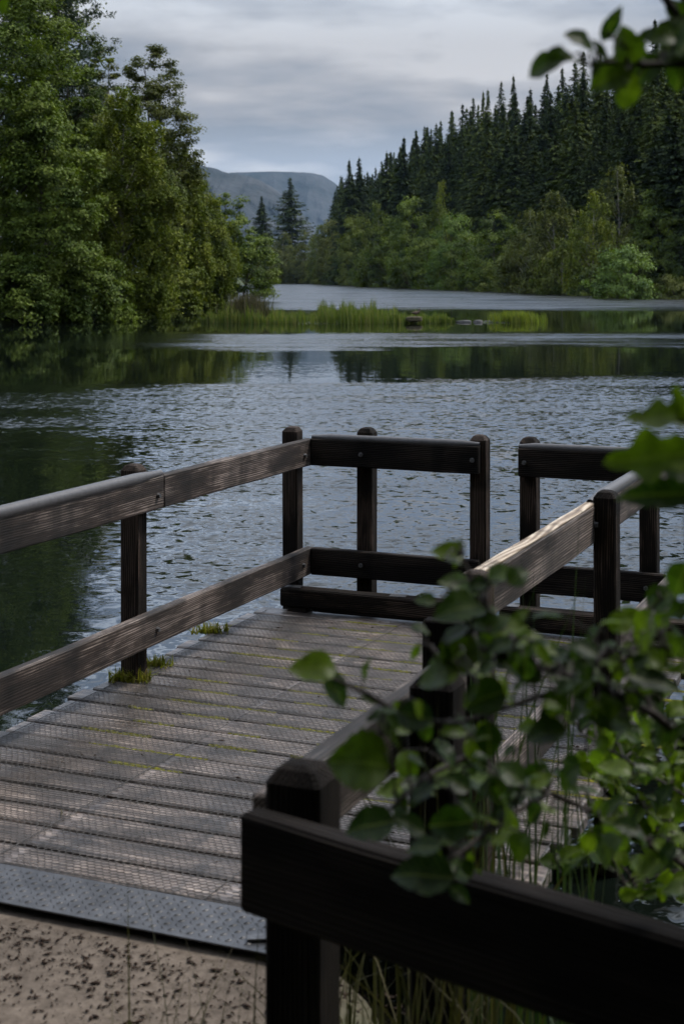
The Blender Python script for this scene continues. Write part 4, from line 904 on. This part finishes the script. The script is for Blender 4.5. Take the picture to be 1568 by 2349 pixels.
obj('bill', mesh_np('bill', np.array(V), np.array(Qd)), M['duck_dark'], dk)
for s_ in (-1, 1):
    V, Qd = tube_np([(0.0, 0.04 * s_, 0.03), (0.01, 0.04 * s_, -0.07), (0.06, 0.045 * s_, -0.075)], [0.012, 0.009, 0.012], 6)
    obj('leg', mesh_np('leg', np.array(V), np.array(Qd)), M['mud'], dk)

# grass tufts at the deck's left edge
for i, (u, v, n, hh, lab) in enumerate([(482, 1450, 150, 0.065, 'farthest small grass tuft at the left deck edge'), (352, 1528, 140, 0.06, 'middle grass tuft by the left railing post foot'), (298, 1562, 260, 0.07, 'largest grass tuft growing at the left deck edge, nearest one')]):
    d = CAM_Z * F / (v - VH); c = (ux(u, d), d, -0.005)
    def pl_(rg, c=c): return (c[0] + float(np.clip(rg.normal(0, 0.045), -0.09, 0.09)), c[1] + rg.normal(0, 0.02), c[2])
    tag(obj('grass_tuft', blades(n, pl_, hh, 0.009, np.random.default_rng(40 + i), 1.6, 3), M['tuft']), lab, 'grass tuft', 'grass tufts on the deck')

# litter: twigs, cone scales and crumbs on the sand and on the boards
def litter(n, place, smin, smax, seed):
    rg = np.random.default_rng(seed); V = np.empty((n, 6, 3)); base = np.array([(1, 0, 0), (-1, 0, 0), (0, 1, 0), (0, -1, 0), (0, 0, 1), (0, 0, -1)], float)
    F8 = np.array([(0, 2, 4), (2, 1, 4), (1, 3, 4), (3, 0, 4), (2, 0, 5), (1, 2, 5), (3, 1, 5), (0, 3, 5)])
    for i in range(n):
        s = smin + (smax - smin) * rg.random() ** 4; p = np.array(place(rg)); an = rg.random() * 6.28; ca, sa = math.cos(an), math.sin(an)
        b = base * (s * (0.8 + 1.6 * rg.random() ** 2), s * (0.4 + 0.4 * rg.random()), s * 0.4) * (0.7 + 0.6 * rg.random((6, 1)))
        V[i] = np.column_stack([b[:, 0] * ca - b[:, 1] * sa, b[:, 0] * sa + b[:, 1] * ca, b[:, 2] + s * 0.2]) + p
    Q = (np.arange(n)[:, None, None] * 6 + F8[None]).reshape(-1, 3)
    return mesh_np('litter', V.reshape(-1, 3), Q)
def sand_pl(rg):
    a_ = 3.62 - abs(rg.normal(0, 0.35)); b_ = -3.4 + 2.3 * rg.random(); p = J(b_, a_, -0.022); return tuple(p)
tag(obj('litter', litter(6000, sand_pl, 0.0014, 0.010, 60), M['litter']), 'dark plant litter scattered on the sandy path', 'litter', kind='stuff')
def deck_pl(rg):
    p = J(XL + 0.1 + 2.2 * rg.random(), 3.95 + 3.45 * rg.random() ** 0.9, 0.004); return tuple(p)
tag(obj('litter', litter(420, deck_pl, 0.002, 0.008, 61), M['litter']), 'crumbs of bark and seeds scattered on the boards', 'litter', kind='stuff')
def kerb_pl(rg):
    p = J(XL + 0.3 + 2.0 * rg.random(), 7.43 - abs(rg.normal(0, 0.05)), 0.004); return tuple(p)
M['grit'] = plain_mat('pale_grit', (0.10, 0.08, 0.065), (0.26, 0.22, 0.19), 200, 0.9, 0, 0.2)
tag(obj('grit', litter(240, kerb_pl, 0.003, 0.007, 62), M['grit']), 'pale grit gathered along the kerb beams', 'grit', kind='stuff')
def twig_lit(u, v, dv):
    d = CAM_Z * F / (v - VH); p = Vector((ux(u, d), d, 0.008)); return p
p = twig_lit(141, 1862, 0); V, Qd = tube_np([p, p + Vector((0.008, -0.035, 0.003)), p + Vector((0.012, -0.075, 0))], [0.002, 0.003, 0.0015], 5)
tag(obj('twig', mesh_np('twig', np.array(V), np.array(Qd)), M['mud']), 'short brown twig lying on the near boards at the left', 'twig')

# rushes and dry grass around the near fence
def gplace(x0, x1, y0, y1):
    def f(rg):
        x = x0 + (x1 - x0) * rg.random(); y = y0 + (y1 - y0) * rg.random(); return (x, y, gz(x, y) - 0.01)
    return f
def gblades(name, n, area, h, wd, seed, mat, label, lean=0.4, cat='grass', z=None):
    tag(obj(name, blades(n, gplace(*area), h, wd, np.random.default_rng(seed), lean, 4), M[mat]), label, cat)
gblades('rush_clump', 70, (0.28, 0.60, 3.3, 3.9), 1.15, 0.0075, 70, 'rush', 'tall green rush stems behind the foreground fence wing', 0.25, 'rushes')
gblades('rush_clump', 70, (0.12, 0.40, 3.0, 3.4), 0.9, 0.007, 71, 'dry_grass', 'dry brownish stems between the fence posts', 0.5, 'rushes')
gblades('grass_clump', 150, (-0.10, 0.25, 2.55, 3.35), 0.42, 0.006, 75, 'dry_grass', 'dry grass at the foot of the corner post', 0.8)
gblades('grass_clump', 90, (-0.12, 0.30, 3.35, 3.85), 0.40, 0.006, 76, 'dry_grass', 'dry grass beside the right end of the tread plate', 0.8)
gblades('grass_clump', 46, (-0.48, -0.10, 2.75, 3.3), 0.55, 0.006, 72, 'dry_grass', 'thin dry grass stems at the path edge beside the corner post', 0.9)
gblades('grass_clump', 160, (-0.05, 0.75, 2.3, 3.2), 0.5, 0.007, 73, 'dry_grass', 'dry grass under the foreground fence wing', 0.7)
gblades('grass_clump', 110, (0.3, 1.2, 2.4, 3.4), 0.5, 0.008, 74, 'rush', 'green grass on the bank under the fence wing', 0.7)

# ------------------------------------------------------------------ near leaves
def leaf_mesh(kind, seed):
    rg = random.Random(seed); n = 12; V = []; Q = []
    for i in range(n + 1):
        t = i / n
        if kind == 'alder': w_ = (0.37 + 0.05 * (seed % 3)) * math.sin(math.pi * t ** 0.78) ** 0.78 * (1 + 0.05 * (-1) ** i)
        elif kind == 'obovate': w_ = 0.34 * math.sin(math.pi * t ** 1.45) ** 0.75
        elif kind == 'lance': w_ = 0.21 * math.sin(math.pi * t ** 0.8) ** 0.9 * (1 + 0.07 * (-1) ** i)
        else: w_ = 0.27 * math.sin(math.pi * t ** 0.8) ** 0.85 * (1 + 0.30 * math.sin(t * 15.0))
        w_ = max(w_, 0.012 if 0 < i < n else 0.006)
        zc = -0.16 * t * t + 0.03 * math.sin(t * 7 + seed)
        for s_ in (-1, -0.5, 0, 0.5, 1):
            V.append((t, s_ * w_ * (1 + 0.04 * rg.uniform(-1, 1)), zc + abs(s_) * w_ * 0.28 + 0.018 * math.sin(t * 20 + s_ * 3) * abs(s_)))
    for i in range(n):
        for k in range(4): Q.append((i * 5 + k, i * 5 + k + 1, i * 5 + k + 6, i * 5 + k + 5))
    return V, Q
LEAF = {}
for kind in ('alder', 'obovate', 'lance', 'lobed'):
    for ti in range(4):
        V, Qd = leaf_mesh(kind, ti + 3)
        me = mesh_np('leaf', V, Qd, np.full(len(V), (0.05, 0.35, 0.65, 1.0)[ti]), smooth=True); me.materials.append(M['shrub_leaf']); LEAF[kind, ti] = me
def leaf(parent, P0, size, phi, psi, face, kind, ti, rg):
    """a leaf from its base point; phi: direction as seen across the view, psi: away from or towards the eye, face: how far it turns to the eye"""
    X = Vector((math.cos(phi) * math.cos(psi), math.sin(psi), math.sin(phi) * math.cos(psi))).normalized()
    Nn = Vector((rg.uniform(-.35, .35), -face + rg.uniform(-.3, .3), (1 - face) + 0.25 + rg.uniform(-.25, .25)))
    Nn = (Nn - X * Nn.dot(X)).normalized(); Y = Nn.cross(X)
    m = Matrix((X, Y, Nn)).transposed().to_euler()
    return obj('leaf', LEAF[kind, ti], None, parent, Vector(P0) - parent.location, m, size)
def stem(parent, pts, r0, r1, name='stem'):
    pts = [Vector(p) - parent.location for p in pts]; n = len(pts)
    V, Qd = tube_np(pts, [r0 + (r1 - r0) * i / (n - 1) for i in range(n)], 6)
    return obj(name, mesh_np(name, np.array(V), np.array(Qd), smooth=True), M['twig'], parent)
lr = random.Random(77)
def sprig(parent, pts, r0=0.006, r1=0.002):
    P = [upx(*p) for p in pts]; stem(parent, P, r0, r1); return P
def key_leaf(parent, u, v, d, ln, phi, kind='alder', ti=1, face=0.7, psi=None, anchor=None):
    """leaf whose middle stands at (u, v, d)"""
    ph = R(phi); size = ln / F * d; c = upx(u, v, d); ps = lr.uniform(-0.35, 0.35) if psi is None else psi
    X = Vector((math.cos(ph) * math.cos(ps), math.sin(ps), math.sin(ph) * math.cos(ps)))
    b = c - X * size * 0.5; leaf(parent, b, size, ph, ps, face, kind, ti, lr)
    if anchor:
        a_ = min(anchor, key=lambda q: (q - b).length)
        if (a_ - b).length < 0.22: stem(parent, [a_, (a_ + b) / 2 + Vector((0, 0, 0.01)), b], 0.0016, 0.0011, 'petiole')

def dense(P, n=8):
    return [P[i].lerp(P[i + 1], k / n) for i in range(len(P) - 1) for k in range(n)] + [P[-1]]

# branch hanging in from the top right
br = empty('overhanging_branch', upx(1640, 150, 1.7)); tag(br, 'out-of-focus leafy branch hanging in at the top right corner', 'branch')
A = dense(sprig(br, [(1660, 150, 1.72), (1560, 146, 1.7), (1470, 148, 1.68), (1400, 142, 1.66), (1345, 150, 1.65)], 0.0055, 0.002))
A += dense(sprig(br, [(1470, 148, 1.68), (1430, 105, 1.66), (1395, 80, 1.65)], 0.003, 0.0015)) + dense(sprig(br, [(1480, 148, 1.68), (1450, 190, 1.68)], 0.003, 0.0015))
sprig(br, [(1500, -40, 1.72), (1535, 10, 1.72), (1558, 48, 1.72), (1572, 90, 1.72)], 0.006, 0.0045); sprig(br, [(1555, -30, 1.75), (1572, 10, 1.75), (1575, 60, 1.75)], 0.004, 0.004)
for q in [(1258, 146, 1.62, 108, 198, 'obovate', 1), (1288, 128, 1.64, 80, 170, 'obovate', 1), (1335, 95, 1.64, 88, 145, 'obovate', 1), (1402, 55, 1.66, 92, 62, 'lance', 0), (1375, 112, 1.65, 60, 120, 'lance', 0),
          (1437, 105, 1.66, 95, 95, 'alder', 2), (1480, 78, 1.68, 62, 40, 'lance', 0), (1395, 178, 1.66, 100, 205, 'alder', 2), (1441, 205, 1.66, 100, 268, 'obovate', 3), (1365, 158, 1.63, 50, 240, 'lance', 0),
          (1512, 85, 1.68, 75, 175, 'alder', 2), (1550, 72, 1.7, 110, 60, 'alder', 1), (1520, 135, 1.7, 90, 190, 'alder', 2), (1560, 165, 1.7, 90, 250, 'alder', 1), (1478, 160, 1.7, 90, 230, 'alder', 1),
          (1545, 20, 1.72, 60, 120, 'alder', 1), (1420, 150, 1.7, 80, 180, 'alder', 1), (1330, 140, 1.66, 34, 200, 'lance', 0), (1565, 110, 1.7, 100, 20, 'alder', 2)]:
    key_leaf(br, *q[:5], kind=q[5], ti=q[6], face=0.75, anchor=A)
# leaf tip in the top left corner
tl = empty('overhanging_twig', upx(-60, -40, 1.9)); tag(tl, 'blurred leaf tip in the extreme top left corner', 'twig')
sprig(tl, [(-90, -60, 1.9), (-40, -30, 1.9), (-12, -10, 1.9)], 0.003, 0.0015); key_leaf(tl, -2, 6, 1.9, 60, -60, 'alder', 2)

# lobed leaves reaching in from the right edge
rb = empty('side_branch', upx(1660, 1040, 1.55)); tag(rb, 'blurred pointed leaves reaching in from the right edge above the railing', 'branch')
A = dense(sprig(rb, [(1680, 1060, 1.56), (1620, 1020, 1.54), (1585, 960, 1.52)], 0.004, 0.002)) + dense(sprig(rb, [(1640, 1035, 1.55), (1585, 1060, 1.53), (1565, 1120, 1.52)], 0.003, 0.002))
for q in [(1508, 955, 1.5, 150, 172, 'lobed', 3), (1560, 925, 1.5, 90, 110, 'lobed', 3), (1486, 1048, 1.48, 205, 184, 'lobed', 3), (1560, 1020, 1.52, 90, 30, 'lobed', 2), (1508, 1132, 1.5, 190, 183, 'lance', 0), (1560, 1075, 1.5, 90, 170, 'alder', 1), (1560, 1330, 1.6, 90, 250, 'alder', 1), (1555, 1400, 1.6, 90, 200, 'lobed', 1)]:
    key_leaf(rb, *q[:5], kind=q[5], ti=q[6], face=0.75, psi=0.1, anchor=A)

# the alder shrub in front of the fence
sh = empty('alder_shrub', (1.05, 1.75, gz(1.05, 1.75))); tag(sh, 'leafy alder shrub in the right foreground, out of focus', 'shrub')
root = sh.location
tw = [[(1700, 2100, 2.0), (1568, 1985, 2.0), (1400, 1880, 2.0), (1260, 1820, 2.0), (1150, 1795, 1.98), (1080, 1730, 1.95)],
      [(1700, 1800, 1.8), (1500, 1640, 1.8), (1350, 1560, 1.78), (1200, 1520, 1.75), (1080, 1480, 1.75), (1010, 1530, 1.74)],
      [(1200, 1520, 1.75), (1130, 1420, 1.76), (1085, 1330, 1.77), (1055, 1275, 1.78)],
      [(1350, 1560, 1.78), (1230, 1600, 1.76), (1050, 1660, 1.74), (930, 1650, 1.72), (850, 1700, 1.7)],
      [(930, 1650, 1.72), (840, 1590, 1.72), (770, 1560, 1.72), (735, 1530, 1.72)],
      [(1080, 1730, 1.95), (980, 1780, 1.9), (900, 1850, 1.85), (860, 1890, 1.82)],
      [(1500, 1640, 1.8), (1440, 1520, 1.85), (1460, 1430, 1.9), (1520, 1370, 1.9)],
      [(1700, 1560, 1.7), (1600, 1500, 1.7), (1500, 1480, 1.72), (1380, 1500, 1.74)],
      [(1260, 1820, 2.0), (1150, 1880, 1.9), (1050, 1960, 1.85), (980, 2000, 1.82)],
      [(1700, 1900, 2.3), (1560, 1820, 2.4), (1430, 1740, 2.5), (1330, 1680, 2.5)]]
A = []
for i, t_ in enumerate(tw): A += dense(sprig(sh, t_, 0.0065 if i in (0, 1) else 0.004, 0.0018))
stem(sh, [root, root + Vector((0.02, 0.0, 0.5)), root + Vector((0.0, 0.05, 1.0)), upx(1700, 1800, 1.8)], 0.016, 0.007)
stem(sh, [root, root + Vector((0.06, 0.1, 0.4)), upx(1700, 2100, 2.0)], 0.014, 0.007); stem(sh, [upx(1700, 2100, 2.0), upx(1720, 1980, 2.1), upx(1700, 1900, 2.3)], 0.006, 0.005)
stem(sh, [upx(1700, 1800, 1.8), upx(1720, 1650, 1.75), upx(1700, 1560, 1.7)], 0.006, 0.005)
for q in [(1027, 1266, 1.78, 78, 168, 'alder', 3), (1056, 1252, 1.79, 36, 100, 'lance', 1), (1048, 1282, 1.78, 46, 250, 'lance', 2), (1147, 1318, 1.77, 74, 35, 'alder', 2), (1098, 1340, 1.76, 60, 190, 'alder', 0),
          (1046, 1396, 1.74, 112, 190, 'alder', 1), (975, 1376, 1.74, 50, 170, 'alder', 1), (1235, 1480, 1.76, 92, -12, 'alder', 3), (1165, 1440, 1.76, 90, 15, 'alder', 3), (1190, 1415, 1.78, 66, 40, 'lance', 2), (1115, 1432, 1.75, 70, 175, 'alder', 1),
          (1003, 1548, 1.73, 108, 195, 'alder', 2), (1060, 1498, 1.74, 95, 60, 'alder', 2), (718, 1532, 1.7, 112, 172, 'alder', 3), (772, 1585, 1.72, 105, -50, 'alder', 0), (838, 1536, 1.74, 62, 82, 'lance', 1),
          (822, 1748, 1.68, 150, 175, 'alder', 2), (866, 1640, 1.7, 80, 200, 'lance', 0), (945, 1640, 1.7, 100, 170, 'alder', 0), (848, 1892, 1.8, 120, 190, 'alder', 0), (968, 2005, 1.78, 150, 178, 'alder', 0), (1030, 1890, 1.8, 110, 190, 'alder', 0),
          (1310, 1560, 1.78, 110, -10, 'alder', 1), (1170, 1520, 1.74, 120, 170, 'alder', 0), (1110, 1600, 1.72, 110, 200, 'alder', 1), (1480, 1500, 1.75, 110, 150, 'lobed', 3), (1500, 1560, 1.75, 150, -12, 'lance', 0),
          (1250, 1680, 1.76, 100, 190, 'alder', 1), (1400, 1640, 1.78, 120, -20, 'alder', 1)]:
    key_leaf(sh, *q[:5], kind=q[5], ti=q[6], face=0.6, anchor=A)
cnt = 0
while cnt < 265:
    a_ = lr.choice(A); u = 784 + a_.x / a_.y * F; v = VH + (CAM_Z - a_.z) / a_.y * F
    if u < 860 or u > 1640 or (u < 1000 and lr.random() < 0.6) or (v < 1440 and lr.random() < 0.75): continue
    u += lr.gauss(0, 42); v += lr.gauss(0, 38); d = a_.y + lr.uniform(-0.1, 0.12)
    key_leaf(sh, u, v, d, lr.uniform(38, 88), lr.choice([lr.uniform(140, 240), lr.uniform(-50, 40), lr.uniform(220, 320)]), kind=lr.choice(['alder', 'alder', 'alder', 'lance']), ti=lr.choice([0, 0, 0, 1, 1, 2, 3] if u < 1380 else [0, 1, 2, 3, 3]), face=lr.uniform(0.05, 0.7), anchor=A); cnt += 1
# smaller-leaved bush behind the wing, over the water
sb = empty('willow_bush', (1.15, 3.0, gz(1.15, 3.0))); tag(sb, 'small bright-leaved bush over the water behind the fence wing', 'bush')
B = []
for t_ in [[(1620, 2050, 2.9), (1500, 1900, 2.9), (1430, 1780, 2.9), (1340, 1760, 2.85)], [(1500, 1900, 2.9), (1380, 1940, 2.85), (1270, 1965, 2.8)], [(1540, 1950, 2.9), (1520, 1780, 2.95), (1470, 1680, 3.0), (1480, 1600, 3.0)],
           [(1520, 1780, 2.95), (1560, 1700, 2.95), (1600, 1620, 3.0)], [(1600, 2000, 2.8), (1500, 2010, 2.75), (1440, 2040, 2.7)], [(1430, 1780, 2.9), (1400, 1700, 2.95), (1380, 1640, 2.95)]]:
    B += dense(sprig(sb, t_, 0.005, 0.0015))
stem(sb, [sb.location, upx(1640, 2200, 2.95), upx(1620, 2050, 2.9)], 0.012, 0.006); stem(sb, [upx(1620, 2050, 2.9), upx(1600, 2000, 2.8)], 0.005, 0.005)
for i in range(210):
    a_ = lr.choice(B); u = 784 + a_.x / a_.y * F + lr.gauss(0, 26); v = VH + (CAM_Z - a_.z) / a_.y * F + lr.gauss(0, 26)
    key_leaf(sb, u, v, a_.y + lr.uniform(-0.12, 0.12), lr.uniform(36, 70), lr.uniform(0, 360), kind=lr.choice(['lance', 'alder', 'lance']), ti=lr.choice([1, 2, 3, 3, 3]), face=lr.uniform(0.2, 0.9), anchor=B)

# ------------------------------------------------------------------ the air over the lake
hm = bpy.data.materials.new('haze'); hm.use_nodes = True; t = hm.node_tree; t.nodes.clear()
o_ = N(t, 'ShaderNodeOutputMaterial'); pv = N(t, 'ShaderNodeVolumePrincipled'); pv.inputs['Color'].default_value = (0.50, 0.72, 1.0, 1); pv.inputs['Density'].default_value = 2.4e-5
t.links.new(pv.outputs[0], o_.inputs['Volume'])
bm = bmesh.new(); bmesh.ops.create_cube(bm, size=1); bmesh.ops.scale(bm, vec=(7800, 10400, 706), verts=bm.verts); bmesh.ops.translate(bm, vec=(0, 4400, 345), verts=bm.verts)
tag(obj('haze', bm_mesh(bm, 'haze'), hm), 'thin blue haze over the lake and mountains', kind='stuff')
